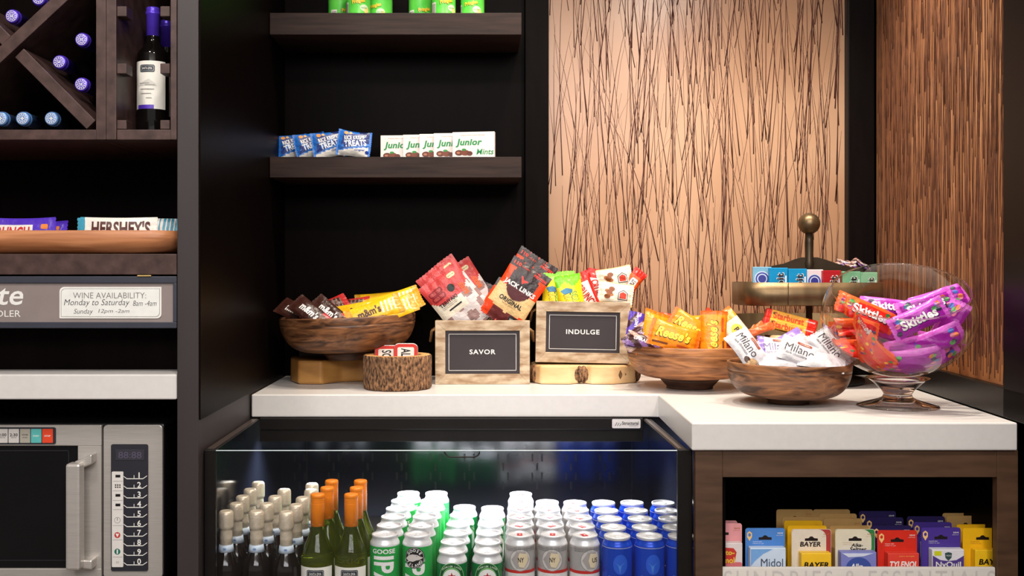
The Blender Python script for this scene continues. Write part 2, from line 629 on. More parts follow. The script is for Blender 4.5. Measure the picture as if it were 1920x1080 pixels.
# ================================================================== WORKTOPS, CABINETS
wt = MB()
plan(wt, [(XL1 + .004, YC), (0.437, YC), (0.4206, YF), (WX(YF) - .001, YF), (WX(2.944) - .001, 2.944), (1.05, 2.944), (1.05, PY - .002), (0.139, PY - .002),
          (0.139, YB - .002), (XL1 + .004, YB - .002)], CB, CT, M_white, 0.003)
tag(wt.build('worktop'), 'white stone L-shaped worktop carrying the bowls and crates', 'worktop')
tag(MB().box(-1.6, XL0 - .001, YF, 2.12, 0.975, 1.0243, M_white, 0.003).build('counter'), 'white stone counter above the microwave', 'worktop')

# right base cabinet with its open compartment
cab = thing('base_cabinet', 'brown wooden base cabinet with an open compartment under the white worktop', 'cabinet', (0.42, YF, 0))
X0, X1 = PX(1304, 2.03), 1.06
ox0, ox1 = PX(1355, 2.03), PX(1870, 2.03)
oz1, oz0 = PZ(895, 2.03), 0.55
off = Vector((0.42, YF, 0))
Mi = Matrix.Translation(-off)
MB().box(X0, ox0, 2.03, 2.05, 0.0, CB - .001, M_cab, M=Mi).build('stile', cab)
MB().box(ox1, X1, 2.03, 2.05, 0.0, CB - .001, M_cab, M=Mi).build('stile', cab)
MB().box(ox0, ox1, 2.03, 2.05, oz1, CB - .001, M_cab, M=Mi).build('top_rail', cab)
MB().box(ox0, ox1, 2.03, 2.05, 0.0, oz0 - .03, M_cab, M=Mi).build('lower_panel', cab)
MB().box(.4845, .494, 2.051, 2.9, 0, CB - .001, M_black, M=Mi).build('side_panel', cab)
MB().box(X1 - .02, X1, 2.051, 2.9, 0, CB - .001, M_black, M=Mi).build('side_panel', cab)
MB().box(.495, X1 - .021, 2.45, 2.46, oz0, CB - .001, M_black, M=Mi).build('back_panel', cab)
MB().box(.495, X1 - .021, 2.051, 2.449, oz0 - .02, oz0, M_black, M=Mi).build('shelf', cab)

sb = thing('sign_board', 'white board lettered in pale grey in front of the medicine cards', 'sign', (0.7, 2.04, 0))
Mi = Matrix.Translation((-0.7, -2.04, 0))
MB().box(ox0 + .001, ox1 - .001, 2.036, 2.044, oz0, PZ(1064, 2.036), M_whiteboard, M=Mi).build('board', sb)
for w_, pa, pb, hh in (('SUNDRIES', 1358, 1561, .036), ('&', 1583, 1607, .036), ('ESSENTIALS', 1629, 1866, .036)):
    MB().text(w_, (PX(pa, 2.0355) + PX(pb, 2.0355)) / 2, PZ(1087, 2.0355), PX(pb, 2.0355) - PX(pa, 2.0355), hh, flat(2.0355), ink(206, 200, 196), M=Mi, spacing=1.25).build('lettering', sb)

# shelves in the tall recess
for zt, zb, lab in ((24, 65, 'upper dark wooden shelf carrying green snack tubes'), (294, 333, 'lower dark wooden shelf carrying blue packs and white mint boxes')):
    tag(MB().box(XL1 + .004, 0.1205, 2.70, YB - .001, PZ(zb, 2.70), PZ(zt, 2.70), M_espresso).build('wall_shelf'), lab, 'shelf')
SH1, SH2 = PZ(24, 2.70), PZ(294, 2.70)

# ================================================================== LEFT UNIT
D = YF
rk = thing('wine_rack', 'dark wooden wine rack with crossed dividers and an upright bay', 'wine rack', (-0.9, D, 1.48))
Mi = Matrix.Translation((0.9, -D, -1.48))
zr0, zr1 = PZ(262, D), PZ(243, D)
MB().box(-1.6, PX(180, D), D, 2.40, zr0, zr1, M_rack, M=Mi).build('bottom_rail', rk)
MB().box(PX(219, D), PX(320, D), D, 2.40, zr0, zr1, M_rack, M=Mi).build('bottom_rail', rk)
MB().box(PX(180.5, D), PX(199, D), D - .002, 2.40, zr0, 2.4, M_rack, M=Mi).build('upright', rk)
MB().box(PX(199.4, D), PX(218.5, D), D - .002, 2.40, zr0, 2.4, M_rack, M=Mi).build('upright', rk)
MB().box(PX(320, D), XL0 - .0005, D - .002, 2.40, zr0, 2.4, M_rack, M=Mi).build('upright', rk)
MB().box(-1.6, PX(320, D), 2.40, 2.41, zr0, 2.4, M_black, 0, M=Mi).build('back_panel', rk)


def brace(p0, p1, wpx, ya, yb):
    a, b = Vector(p0), Vector(p1)
    n = Vector((-(b - a).y, (b - a).x)).normalized() * wpx / 2
    q = [a + n, b + n, b - n, a - n]
    poly = [(PX(v.x, ya), PZ(v.y, ya)) for v in q]
    return MB().prism(poly, ya, yb, M_rack, Mi, 0.001)


brace((-90, 186), (252, -132), 23, D, 2.39).build('cross_divider', rk)
brace((-60, 4), (12, 76), 23, D, 2.39).build('cross_divider', rk)
brace((36, 99), (170.5, 234), 23, D, 2.39).build('cross_divider', rk)
for px0, px1 in ((219, 239), (302, 319.7)):
    for py0, py1 in ((13, 32), (120, 139), (226, 243)):
        MB().box(PX(px0, D + .01), PX(px1, D + .01), D + .004, 2.06, max(PZ(py1, D + .01), zr1 + .001 if py0 == 226 else 0), PZ(py0, D + .01), M_rack, M=Mi).build('rest_block', rk)


# ---- wine bottles
def bottle_profile(h, rb, rn, shoulder, neck):
    p = [(rb * .6, 0.002), (rb * .92, 0.0), (rb, 0.006), (rb, shoulder)]
    for i in range(1, 9):
        t = i / 8
        s = 0.5 - 0.5 * math.cos(math.pi * t)
        p.append((rb + (rn - rb) * s, shoulder + (neck - shoulder) * t))
    p.append((rn, h - .002))
    p.append((rn * .5, h))
    return p


def capsule_mb(rn, z0, z1, m, ribs=2, bead=True):
    r = rn + .0009
    p = [(rn * .9, z0), (r, z0 + .0005)]
    p += [(r, z1 - .016)]
    if bead: p += [(r + .0012, z1 - .015), (r + .0014, z1 - .011), (r + .0003, z1 - .010)]
    for k in range(ribs): p += [(r, z1 - .008 + k * .003), (r + .0005, z1 - .0065 + k * .003)]
    p += [(r, z1 - .002), (r - .0012, z1 - .0003), (r * .4, z1), (1e-6, z1)]
    return MB().lathe(p, m, 28)


def emblem(mb, z, r, m, txt=None):
    """ring, dashes and monogram on the end of a capsule"""
    up = lambda x, y: (x, y, z)
    for q0, q1 in ((r * .93, r * .86), (r * .52, r * .46)):
        vs, fs = [], []
        for i in range(24):
            a = 2 * math.pi * i / 24
            vs += [(q0 * math.cos(a), q0 * math.sin(a), z), (q1 * math.cos(a), q1 * math.sin(a), z)]
        for i in range(24):
            j = (i + 1) % 24
            fs.append([2 * i + 1, 2 * i, 2 * j, 2 * j + 1])
        mb.add(vs, fs, m)
    for i in range(12):
        a0, a1 = 2 * math.pi * i / 12, 2 * math.pi * (i + .55) / 12
        vs = [(q * math.cos(a), q * math.sin(a), z) for q, a in ((r * .6, a0), (r * .76, a0 + .05), (r * .76, a1), (r * .6, a1 - .05))]
        mb.add(vs, [[0, 1, 2, 3]], m)
    if txt: mb.text(txt, 0, 0, None, r * .5, up, m, bold=.02)
    else:
        mb.poly([(x, y) for x, y in ell(0, 0, r * .34, r * .13)], up, m)
        mb.poly([(x, y) for x, y in ell(0, 0, r * .13, r * .34)], up, m)
    return mb


def lying_bottle(cap, txt, rb):
    root = thing('wine_bottle', '', 'wine bottle')
    MB().lathe(bottle_profile(.27, rb, .0125, .165, .205), M_wineglass, 28).build('bottle_glass', root)
    c = capsule_mb(.0125, .21, .2706, cap)
    c = c.build('capsule', root)
    emblem(MB(), .2709, .0115, INK_W, txt).build('embossed_mark', c)
    return root


RotN = Matrix.Rotation(R(90), 4, 'X')     # bottle axis towards the viewer
up_ = lying_bottle(M_capsule, 'SE', .0255)
lo_ = lying_bottle(M_capblue, None, .0262)
spots = [(22, 30, 'v', 'wine bottle with a violet capsule lying in the left part of the crossed rack'),
         (72, -3, 'v', 'wine bottle with a violet capsule, cut off by the picture top above the crossed divider'),
         (153, 74, 'v', 'topmost of three violet-capped wine bottles beside the rack upright'),
         (111, 116, 'v', 'middle violet-capped wine bottle, lying left of the other two by the upright'),
         (152, 158, 'v', 'lowest violet-capped wine bottle resting on the slanted divider'),
         (1, 213, 'b', 'pale blue capped wine bottle at the left picture edge, on the rack bottom'),
         (42, 213, 'b', 'middle pale blue capped wine bottle lying on the rack bottom'),
         (96, 213, 'b', 'rightmost pale blue capped wine bottle lying on the rack bottom')]
for i, (px, py, k, lab) in enumerate(spots):
    src = up_ if k == 'v' else lo_
    o = src if i in (0, 5) else copy_tree(src)
    p = P(px, py, 2.055)
    if k == 'b': p.z = zr1 + .0268
    o.matrix_world = Matrix.Translation((p.x, 2.055 + .27, p.z)) @ RotN
    tag(o, lab, 'wine bottle', 'lying bottles in the wine rack')


def label_mb(r, z0, z1, ang, m, a0=0.0):
    return MB().patch(-r * ang, r * ang, z0, z1, cyl(r + .0005, a0), m, 20, 1)


def upright_bottle(dz):
    root = thing('wine_bottle', '', 'wine bottle')
    MB().lathe(bottle_profile(.264, .0315, .0125, .165, .198), M_wineglass, 36).build('bottle_glass', root)
    capsule_mb(.0125, .205, .2645, M_capsule).build('capsule', root)
    lb = label_mb(.0315, .053, .150, 1.25, M_paper)
    s = cyl(.0325)
    lb.patch(-.022, .014, .053, .061, s, ink(84, 50, 180), 10, 1)
    lb.poly(rrect(-.016, .016, .127, .142, .004), s, ink(40, 44, 52))
    lb.poly(rrect(-.0145, .0145, .129, .140, .003), cyl(.0327), ink(150, 156, 160))
    lb.poly(rrect(-.0135, .0135, .130, .139, .003), cyl(.0328), ink(28, 32, 40))
    lb.text('SANTA EMA', 0, .1345, .022, .005, cyl(.0330), INK_W)
    g = ink(150, 148, 142)
    lb.poly([(-.02, .1), (.02, .1), (.016, .105), (.004, .114), (-.004, .110), (-.012, .105)], s, ink(206, 202, 194))
    for x, z, w in ((-.006, .104, .022), (.006, .1005, .02), (0, .092, .03), (.006, .0915, .012), (-.002, .083, .022), (.004, .074, .012)):
        lb.patch(x - w / 2, x + w / 2, z, z + .0016, cyl(.0327), g, 6, 1)
    lb.build('paper_label', root)
    return root


ub = upright_bottle(0)
ub.location = (PX(287, 2.13), 2.13, zr1)
ub.rotation_euler = (0, 0, R(-5))
tag(ub, 'violet-capped wine bottle with a cream label standing in the narrow rack bay', 'wine bottle', 'upright wine bottles')
u2 = copy_tree(ub)
u2.location = (PX(313, 2.24), 2.24, zr1)
tag(u2, 'violet-capped wine bottle standing behind the other in the rack bay', 'wine bottle', 'upright wine bottles')

# ---- niche with the candy tray
tag(MB().box(-1.6, XL0 - .001, D, 2.41, PZ(515, D), PZ(476, D), M_rack).build('niche_shelf'), 'dark wooden shelf under the long wooden candy tray', 'shelf')
zs = PZ(476, D)
tr = MB()
td = 2.04


def tray_ring(x0, x1, ya, yb, r, z, n=8):
    pts = []
    for cx, cy, a0 in ((x1 - r, yb - r, 0), (x0 + r, yb - r, 90), (x0 + r, ya + r, 180), (x1 - r, ya + r, 270)):
        for i in range(n + 1):
            a = R(a0 + 90 * i / n)
            pts.append((cx + r * math.cos(a), cy + r * math.sin(a), z))
    return pts


tx1 = XL0 - .003
zt1 = PZ(432, td)
rings = [(.045, .06, zs + .0008), (.022, .06, zs + .006), (.008, .06, zs + .020), (0, .06, zt1), (.006, .055, zt1 + .0005), (.014, .05, zt1 - .004), (.03, .05, zs + .021), (.05, .05, zs + .019)]
vs, fs = [], []
n = 36
for ins, r_, z in rings:
    vs += tray_ring(-1.35 + ins, tx1 - ins, td + ins * .7, td + .24 - ins * .7, r_, z)
for k in range(len(rings) - 1):
    for i in range(n):
        j = (i + 1) % n
        fs.append([k * n + i, k * n + j, (k + 1) * n + j, (k + 1) * n + i])
fs.append([i for i in range(n)][::-1])
fs.append([(len(rings) - 1) * n + i for i in range(n)])
tr.add(vs, fs, M_tray, True)
tag(tr.build('wooden_tray'), 'long reddish wooden tray of candy bars on the left shelf', 'tray')

# ---- sign flap
sg = thing('sign_flap', 'grey sign flap in a slate blue frame below the candy tray', 'sign', (-0.9, D, 1.12))
Mi = Matrix.Translation((0.9, -D, -1.12))
a, b, c, e = PZ(615.5, D), PZ(604, D), PZ(531, D), PZ(518, D)
fx1 = XL0 - .001
ix1 = PX(324, D)
MB().box(-1.6, fx1, D, D + .02, c, e, M_signframe, M=Mi).build('frame_rail', sg)
MB().box(-1.6, fx1, D, D + .02, a, b, M_signframe, M=Mi).build('frame_rail', sg)
MB().box(ix1, fx1, D, D + .02, b, c, M_signframe, M=Mi).build('frame_stile', sg)
MB().box(-1.6, ix1, D + .004, D + .018, b, c, M_signface, 0, M=Mi).build('face', sg)
lt = MB()
sy = D + .0035
lt.text('te', PX(20, sy), PZ(556, sy), PX(44, sy) - PX(-3, sy), PZ(540, sy) - PZ(572, sy), flat(sy), INK_W, shear=.2, bold=.012, M=Mi)
lt.text('DLER', PX(16, sy), PZ(588, sy), PX(39, sy) - PX(-6, sy), PZ(582, sy) - PZ(594, sy), flat(sy), INK_W, M=Mi)
lt.build('lettering', sg)
MB().box(PX(257, D), PX(284, D), D - .002, D + .01, PZ(519, D), PZ(515.8, D), M_gold, M=Mi).build('hinge', sg)
cd = thing('notice_card', 'white wine hours card with handwriting, stuck on the grey sign', 'notice card', (PX(207, D), D, PZ(567, D)))
cc = MB()
x0, x1, z0, z1 = PX(112, sy), PX(303, sy), PZ(597, sy), PZ(538, sy)
cx, cz = (x0 + x1) / 2, (z0 + z1) / 2
Mi = Matrix.Translation((-PX(207, D), -D, -PZ(567, D)))


def notch(x0, x1, z0, z1, r):
    p = [(x1, z1)]
    for i in range(6):
        t = R(90 + 90 * i / 5); p.append((x0 + r + r * math.cos(t), z1 - r + r * math.sin(t)))
    p.append((x0, z0))
    for i in range(6):
        t = R(270 + 90 * i / 5); p.append((x1 - r + r * math.cos(t), z0 + r + r * math.sin(t)))
    return p


cc.prism(notch(x0, x1, z0, z1, .009), sy - .0012, sy - .0001, ink(238, 236, 230), Mi)
q = .003
cc.poly(notch(x0 + q, x1 - q, z0 + q, z1 - q, .008), flat(sy - .0014), ink(130, 126, 124), Mi)
q = .0038
cc.poly(notch(x0 + q, x1 - q, z0 + q, z1 - q, .0078), flat(sy - .0016), ink(236, 236, 232), Mi)
cc.build('card', cd)
tx = MB()
wpx = lambda a, b: PX(b, sy) - PX(a, sy)
fy = flat(sy - .0018)
tx.text('WINE AVAILABILITY:', PX(206, sy), PZ(554, sy), wpx(138, 275), wpx(0, 11), fy, ink(120, 116, 114), M=Mi, bold=-.005)
hb = ink(40, 38, 44)
tx.text('Monday to Saturday', PX(182, sy), PZ(568.5, sy), wpx(120, 243), wpx(0, 15), fy, hb, M=Mi, shear=.25, bold=-.008)
tx.text('8am -4am', PX(272, sy), PZ(568.5, sy), wpx(250, 294), wpx(0, 10), fy, hb, M=Mi, shear=.2, bold=-.008)
tx.text('Sunday', PX(157, sy), PZ(585, sy), wpx(139, 175), wpx(0, 12), fy, hb, M=Mi, shear=.25, bold=-.008)
tx.text('12pm -2am', PX(214, sy), PZ(584, sy), wpx(185, 243), wpx(0, 9), fy, hb, M=Mi, shear=.2, bold=-.008)
tx.build('handwriting', cd)

# ---- microwave
md = 2.07
mw = thing('microwave', 'stainless steel microwave with black window and number keypad below the white counter', 'microwave', (-0.75, md, 0.62))
Mi = Matrix.Translation((0.75, -md, -0.62))
X = lambda p: PX(p, md)
Z = lambda p: PZ(p, md)
MB().box(-1.25, X(305), md + .012, 2.40, 0.605, Z(795), M_blackplastic, .006, Mi).build('body', mw)
MB().prism(rrect(X(193), X(304), Z(1085), Z(797), .008), md + .002, md + .011, M_steel, Mi, .0015).build('control_fascia', mw)
dr = MB()
dx0, dx1 = -1.24, X(190)
wz0, wz1, wx1_ = Z(1066), Z(836), X(146)
dr.box(dx0, dx1, md, md + .011, wz1, Z(797), M_steel, .0015, Mi)
dr.box(wx1_, dx1, md, md + .011, wz0, wz1, M_steel, .0005, Mi)
dr.box(dx0, dx1, md, md + .011, Z(1085), wz0, M_steel, .0015, Mi)
door = dr.build('door', mw)
w_ = MB().box(dx0, wx1_, md + .004, md + .010, wz0, wz1, M_window, 0, Mi)
w_.outline(-1.2, X(128), Z(1052), Z(845), .0012, flat(md + .0035), ink(44, 44, 48), Mi)
w_.build('window', door)
h = MB()
hx0, hx1 = X(139), X(166)
h.box(hx0, hx1, md - .046, md - .018, Z(1058), Z(862), M_steel, .005, Mi)
h.prism([(hx1 - .02, Z(880)), (hx1 + .016, Z(866)), (hx1 + .016, Z(847)), (hx1 - .02, Z(862))][::1], md - .026, md + .002, M_steel, Mi, .003)
h.prism([(hx1 - .02, Z(1058)), (hx1 + .016, Z(1062)), (hx1 + .016, Z(1044)), (hx1 - .02, Z(1042))], md - .026, md + .002, M_steel, Mi, .003)
h.build('handle', door)
pad = MB().prism(rrect(X(-90), X(105), Z(833), Z(801), .004), md - .0015, md, ink(44, 44, 52), Mi)
pad = pad.build('quick_key_strip', door)
for a_, b_, colr, t1, t2 in ((-4, 15.5, (206, 202, 198), '2:00', 'MINUTES'), (17, 36.5, (206, 202, 198), '2:30', 'MINUTES'), (38.5, 57.5, (170, 164, 152), 'POWER', 'LEVEL'),
                             (59, 78.5, (92, 186, 182), 'START', None), (80, 100, (228, 72, 40), 'STOP', None)):
    k = MB().prism(rrect(X(a_), X(b_), Z(830), Z(804), .001), md - .0025, md - .0016, ink(*colr), Mi)
    cx = (X(a_) + X(b_)) / 2
    tc = INK_W if t2 is None else INK_K
    k.text(t1, cx, Z(815 if t2 else 817), .0155 if t2 and t1[0] == '2' else .012, .006 if t2 and t1[0] == '2' else .003, flat(md - .0026), tc, M=Mi, bold=.02)
    if t2: k.text(t2, cx, Z(820), .011, .0026, flat(md - .0026), tc, M=Mi)
    k.build('quick_key', pad)
kp = MB().prism(rrect(X(208), X(277.5), Z(1071), Z(833), .004), md, md + .002, ink(40, 40, 48), Mi)
kp = kp.build('keypad', mw)
MB().box(X(217), X(271), md - .001, md + .0005, Z(863), Z(843), ink(52, 50, 60), .0005, Mi).text('88:88', X(244), Z(853), .046, .013, flat(md - .0012), ink(86, 82, 104), M=Mi).build('display', kp)
st = MB().prism(rrect(X(210), X(231.5), Z(1063), Z(884), .002), md - .0012, md - .0001, ink(226, 222, 218), Mi)
for zz in (902, 920, 938, 955, 985, 1012, 1044):
    st.patch(X(212), X(230), Z(zz + .5), Z(zz - .5), flat(md - .0014), ink(170, 166, 164), 1, 1, Mi)
for zz in (890, 926, 944):
    st.box(X(217), X(226), md - .0015, md - .001, Z(zz + 5), Z(zz), INK_K, 0, Mi)
for i in range(3):
    for j in range(2): st.box(X(216 + i * 4), X(218.4 + i * 4), md - .0015, md - .001, Z(908 + j * 4 + 2.4), Z(908 + j * 4), INK_K, 0, Mi)
st.poly(ell(X(220.5), Z(975), .0062, .0062), flat(md - .0014), ink(150, 148, 148), Mi).poly(ell(X(220.5), Z(975), .0052, .0052), flat(md - .0016), ink(226, 222, 218), Mi)
st.patch(X(220), X(221), Z(976), Z(970.5), flat(md - .0018), INK_K, 1, 1, Mi)
st.poly(ell(X(220.5), Z(1003), .006, .006), flat(md - .0014), ink(200, 66, 66), Mi)
st.poly([(X(217.4), Z(1001)), (X(220.5), Z(1007)), (X(223.6), Z(1001)), (X(222), Z(999.5)), (X(220.5), Z(1001)), (X(219), Z(999.5))], flat(md - .0016), INK_W, Mi)
st.poly(ell(X(220.5), Z(1034), .006, .006), flat(md - .0014), ink(30, 110, 92), Mi)
st.box(X(219.3), X(221.7), md - .0017, md - .001, Z(1038), Z(1030), INK_W, 0, Mi)
st.text('20', X(220.5), Z(1054), .006, .004, flat(md - .0014), ink(150, 146, 144), M=Mi)
st.build('symbol_strip', kp)
for i in range(10):
    zc = 891 + i * 17.95
    kb = MB().text('1234567890'[i], X(261), Z(zc), None, wpx(0, 11), flat(md - .0006), INK_W, M=Mi, bold=.02)
    pts = [(X(232), Z(zc + 2)), (X(238), Z(zc + 6.5)), (X(268), Z(zc + 6.5)), (X(276), Z(zc + 1))]
    for (xa, za), (xb, zb) in zip(pts, pts[1:]):
        kb.add([(xa, md - .0006, za - .0008), (xb, md - .0006, zb - .0008), (xb, md - .0006, zb + .0008), (xa, md - .0006, za + .0008)], [[0, 1, 2, 3]], INK_W, M=Mi)
    kb.box(X(251), X(252), md - .0008, md - .0004, Z(zc + 6), Z(zc), INK_W, 0, Mi)
    kb.build('number_key', kp)
tag(MB().box(-1.6, XL0 - .001, YF + .02, 2.41, 0.56, 0.604, M_black).build('niche_shelf'), 'black shelf that the steel microwave stands on', 'shelf')

# ================================================================== COOLER
cl = thing('display_cooler', 'black open-front drinks cooler with a glass shield and lit bottles', 'cooler', (-0.06, 2.05, 0.0))
Mi = Matrix.Translation((0.06, -2.05, 0))
kf = 2.054
clx0, clx1 = XL1 + .002, 0.4195
ix0, ix1c = PX(404, kf), PX(1270.5, kf)
ztop = 0.872
MB().box(clx0, ix0, kf, kf + .012, 0.05, ztop, M_coolermetal, .002, Mi).box(clx0, ix0, kf + .0115, YC - .001, ztop - .003, ztop, M_coolermetal, .001, Mi).box(clx0 + .004, ix0 - .004, kf + .01, YC - .004, ztop - .0002, ztop + .001, M_coolertop, 0, Mi).build('side_frame', cl)
MB().box(ix1c, .4292, kf, kf + .012, 0.05, ztop, M_coolermetal, .002, Mi).box(ix1c, clx1, kf + .0115, YC - .001, ztop - .003, ztop, M_coolermetal, .001, Mi).box(ix1c + .003, clx1 - .009, kf + .01, YC - .004, ztop - .0002, ztop + .001, M_coolertop, 0, Mi).build('side_frame', cl)
MB().box(ix0, ix1c, YC, YC + .02, PZ(828, YC), CB - .001, M_coolermetal, .001, Mi).box(ix0, ix1c, YC - .006, YC, PZ(805, YC), CB - .002, M_coolermetal, .0015, Mi).build('canopy', cl)
MB().box(XL1 + .001, .4815, YC + .021, 2.875, CB - .012, CB - .001, M_coolermetal, 0, Mi).build('roof_panel', cl)
MB().box(-.50, .38, 2.588, 2.612, .846, .863, M_led, .004, Mi).build('light_tube', cl)
lw = MB().box(XL1 + .001, .4815, 2.875, 2.885, 0.45, CB - .002, M_coolerwall, 0, Mi)
ms = ink(4, 4, 6)
for k in range(-8, 9):
    for dx, rows in ((-9, (0, 2)), (0, (1, 3)), (9, (0, 2))):
        for r_ in rows:
            xx = PX(880 + 63.6 * k + dx, 2.874)
            zz = PZ(851 + 17.5 * r_, 2.874)
            if ix0 + .01 < xx < ix1c - .01:
                lw.box(xx - .0025, xx + .0025, 2.8735, 2.876, zz - .021, zz, ms, 0, Mi)
for px in (575, 1185):
    lw.box(PX(px, 2.874) - .0018, PX(px, 2.874) + .0018, 2.8738, 2.876, .45, CB - .003, ms, 0, Mi)
lw.build('vented_back', cl)
MB().box(XL1 + .0012, XL1 + .003, kf + .012, 2.874, .45, ztop - .004, M_coolerwall, 0, Mi).build('liner_side', cl)
MB().box(.4785, .4815, kf + .012, 2.874, .45, ztop - .004, M_coolerwall, 0, Mi).build('liner_side', cl)
DECK = 0.547
MB().box(XL1 + .004, .478, kf + .013, 2.874, DECK - .02, DECK, M_coolermetal, .002, Mi).build('deck', cl)
MB().box(ix0, ix1c, kf, kf + .02, 0.0, DECK - .021, M_coolermetal, .002, Mi).build('kick_panel', cl)
gs = MB().box(ix0 + .0005, ix1c - .0005, kf + .001, kf + .006, DECK - .02, .8690, M_shield, 0, Mi)
gs = gs.build('glass_shield', cl)
MB().box(ix0 + .0005, ix1c - .0005, kf + .001, kf + .006, .8692, .8702, M_edge, 0, Mi).build('polished_edge', gs)
hx = [(PX(834, kf), .869), (PX(834, kf), .866), (PX(837, kf), .861), (PX(843, kf), .8575), (PX(890, kf), .8575), (PX(896, kf), .861), (PX(899, kf), .866), (PX(899, kf), .869)]
MB().tube([(x, kf - .002, z) for x, z in hx], .0016, M_coolermetal, 8, Mi).build('finger_pull', gs)
bdg = MB().prism(rrect(PX(1147, YC), PX(1200, YC), PZ(802, YC), PZ(785, YC), .003), YC - .0075, YC - .0062, ink(206, 200, 198), Mi)
by = flat(YC - .0078)
for k in range(3):
    xq = PX(1152 + k * 4, YC)
    bdg.add([(xq, YC - .0078, PZ(798, YC)), (xq + .0014, YC - .0078, PZ(798, YC)), (xq + .006, YC - .0078, PZ(791 + k, YC)), (xq + .0046, YC - .0078, PZ(791 + k, YC))], [[0, 1, 2, 3]], INK_K, M=Mi)
bdg.text('Structural', PX(1181, YC), PZ(792.5, YC), PX(1196, YC) - PX(1165, YC), .008, by, INK_K, M=Mi, bold=.02)
bdg.text('CONCEPTS', PX(1187, YC), PZ(797.5, YC), PX(1196, YC) - PX(1179, YC), .0028, by, INK_K, M=Mi)
bdg.build('badge', cl)

# ================================================================== DRINKS IN THE COOLER
def arc_text(mb, s, cx, cz, r, a_mid, da, h, fn, m, flip=False):
    n = len(s)
    for i, ch in enumerate(s):
        if ch == ' ': continue
        a = a_mid + (i - (n - 1) / 2) * (da if flip else -da)
        x, z = cx + r * math.cos(R(a)), cz + r * math.sin(R(a))
        mb.text(ch, x, z, None, h, fn, m, rot=(a + 90 if flip else a - 90), bold=.03)


def make_can(h, zones, label, ring=None, tab=None):
    """zones: list of (z_top, material) from the bottom up"""
    root = thing('drink_can', '', 'drink can')
    r, rn = .0305, .0258
    prof = [(.022, .002), (.0240, 0), (.0256, .001), (.0300, .009), (r, .014)]
    for z, m in zones: prof.append((r if z < h - .02 else r - .0002, z))
    zs_ = h - .0195
    ms = [zones[0][1]] * 4
    for k in range(len(zones)): ms.append(zones[k][1])
    prof += [(r, zs_)]; ms += [M_alu]
    for i in range(1, 6):
        t = i / 5
        s = .5 - .5 * math.cos(math.pi * t)
        prof.append((r + (rn - r) * s, zs_ + .0135 * t)); ms.append(zones[-1][1] if ring is None else ring)
    prof += [(rn + .0008, h - .004), (rn + .001, h - .0015), (rn + .0004, h), (rn - .001, h)]
    ms = ms[:len(prof) - 1]
    while len(ms) < len(prof) - 1: ms.append(M_alu)
    b = MB().lathe(prof, ms, 36, cap=False)
    if label: label(b, cyl(r + .0004), r)
    b.build('can_body', root)
    MB().lathe([(rn - .0011, h - .0004), (rn - .002, h - .004), (rn - .0032, h - .0046), (rn - .0042, h - .0036), (1e-6, h - .0034)], M_alu, 32, cap=False).build('lid', root)
    t = MB()
    t.box(-.0055, .0055, -.006, .010, h - .0032, h - .0022, tab or M_alu, .0004)
    t.lathe([(.0022, h - .0022), (.0022, h - .0016), (1e-6, h - .0014)], M_alu, 12)
    t.build('pull_tab', root)
    return root


GG = ink(36, 160, 70)


def goose_a(b, s, r):
    b.text('GOOSE', 0, .0925, .050, .0095, s, INK_W, bold=.03)
    b.text('IPA', 0, .050, .066, .044, s, INK_W, rot=-90, bold=.03)


def goose_b(b, s, r):
    b.text('IPA', 0, .046, .066, .044, s, INK_W, rot=-90, bold=.03)
    b.poly(ell(0, .080, .0215, .0215), cyl(r + .0008), INK_K)
    s2 = cyl(r + .0011)
    b.poly(ell(0, .080, .0200, .0200), s2, INK_W)
    b.poly(ell(0, .080, .0194, .0194), cyl(r + .0013), INK_K)
    s3 = cyl(r + .0016)
    # goose head in a disc
    b.poly([(-.0185, .078), (-.012, .0735), (-.003, .0725), (.004, .0755), (.011, .0765), (.0185, .0805), (.012, .083), (.006, .0865), (-.004, .0875), (-.012, .0850)], s3, ink(214, 206, 200))
    b.poly(ell(.005, .0842, .0008, .0008, 8), cyl(r + .0019), INK_K)
    arc_text(b, 'GOOSE', 0, .080, .0152, 90, 27, .0058, s3, INK_W)
    arc_text(b, 'ISLAND', 0, .080, .0152, 270, 24, .0058, s3, INK_W, True)


def green_lager(b, s, r):
    pale, dk = ink(160, 206, 140), ink(10, 84, 44)
    b.poly(ell(0, .062, .028, .034, 40), s, pale)
    b.poly(ell(0, .062, .0268, .0328, 40), cyl(r + .0007), dk)
    b.poly(ell(0, .062, .0205, .025, 36), cyl(r + .0009), ink(120, 180, 110))
    b.poly(ell(0, .061, .0195, .0225, 36), cyl(r + .0011), INK_W)
    st = [((.0085 if k % 2 == 0 else .0034) * math.cos(R(90 + 36 * k)), .069 + (.0085 if k % 2 == 0 else .0034) * math.sin(R(90 + 36 * k))) for k in range(10)]
    b.poly(st, cyl(r + .0014), ink(178, 30, 34))
    arc_text(b, 'PREMIUM LAGER', 0, .062, .0275, 90, 7.4, .0034, cyl(r + .0011), ink(200, 224, 190))


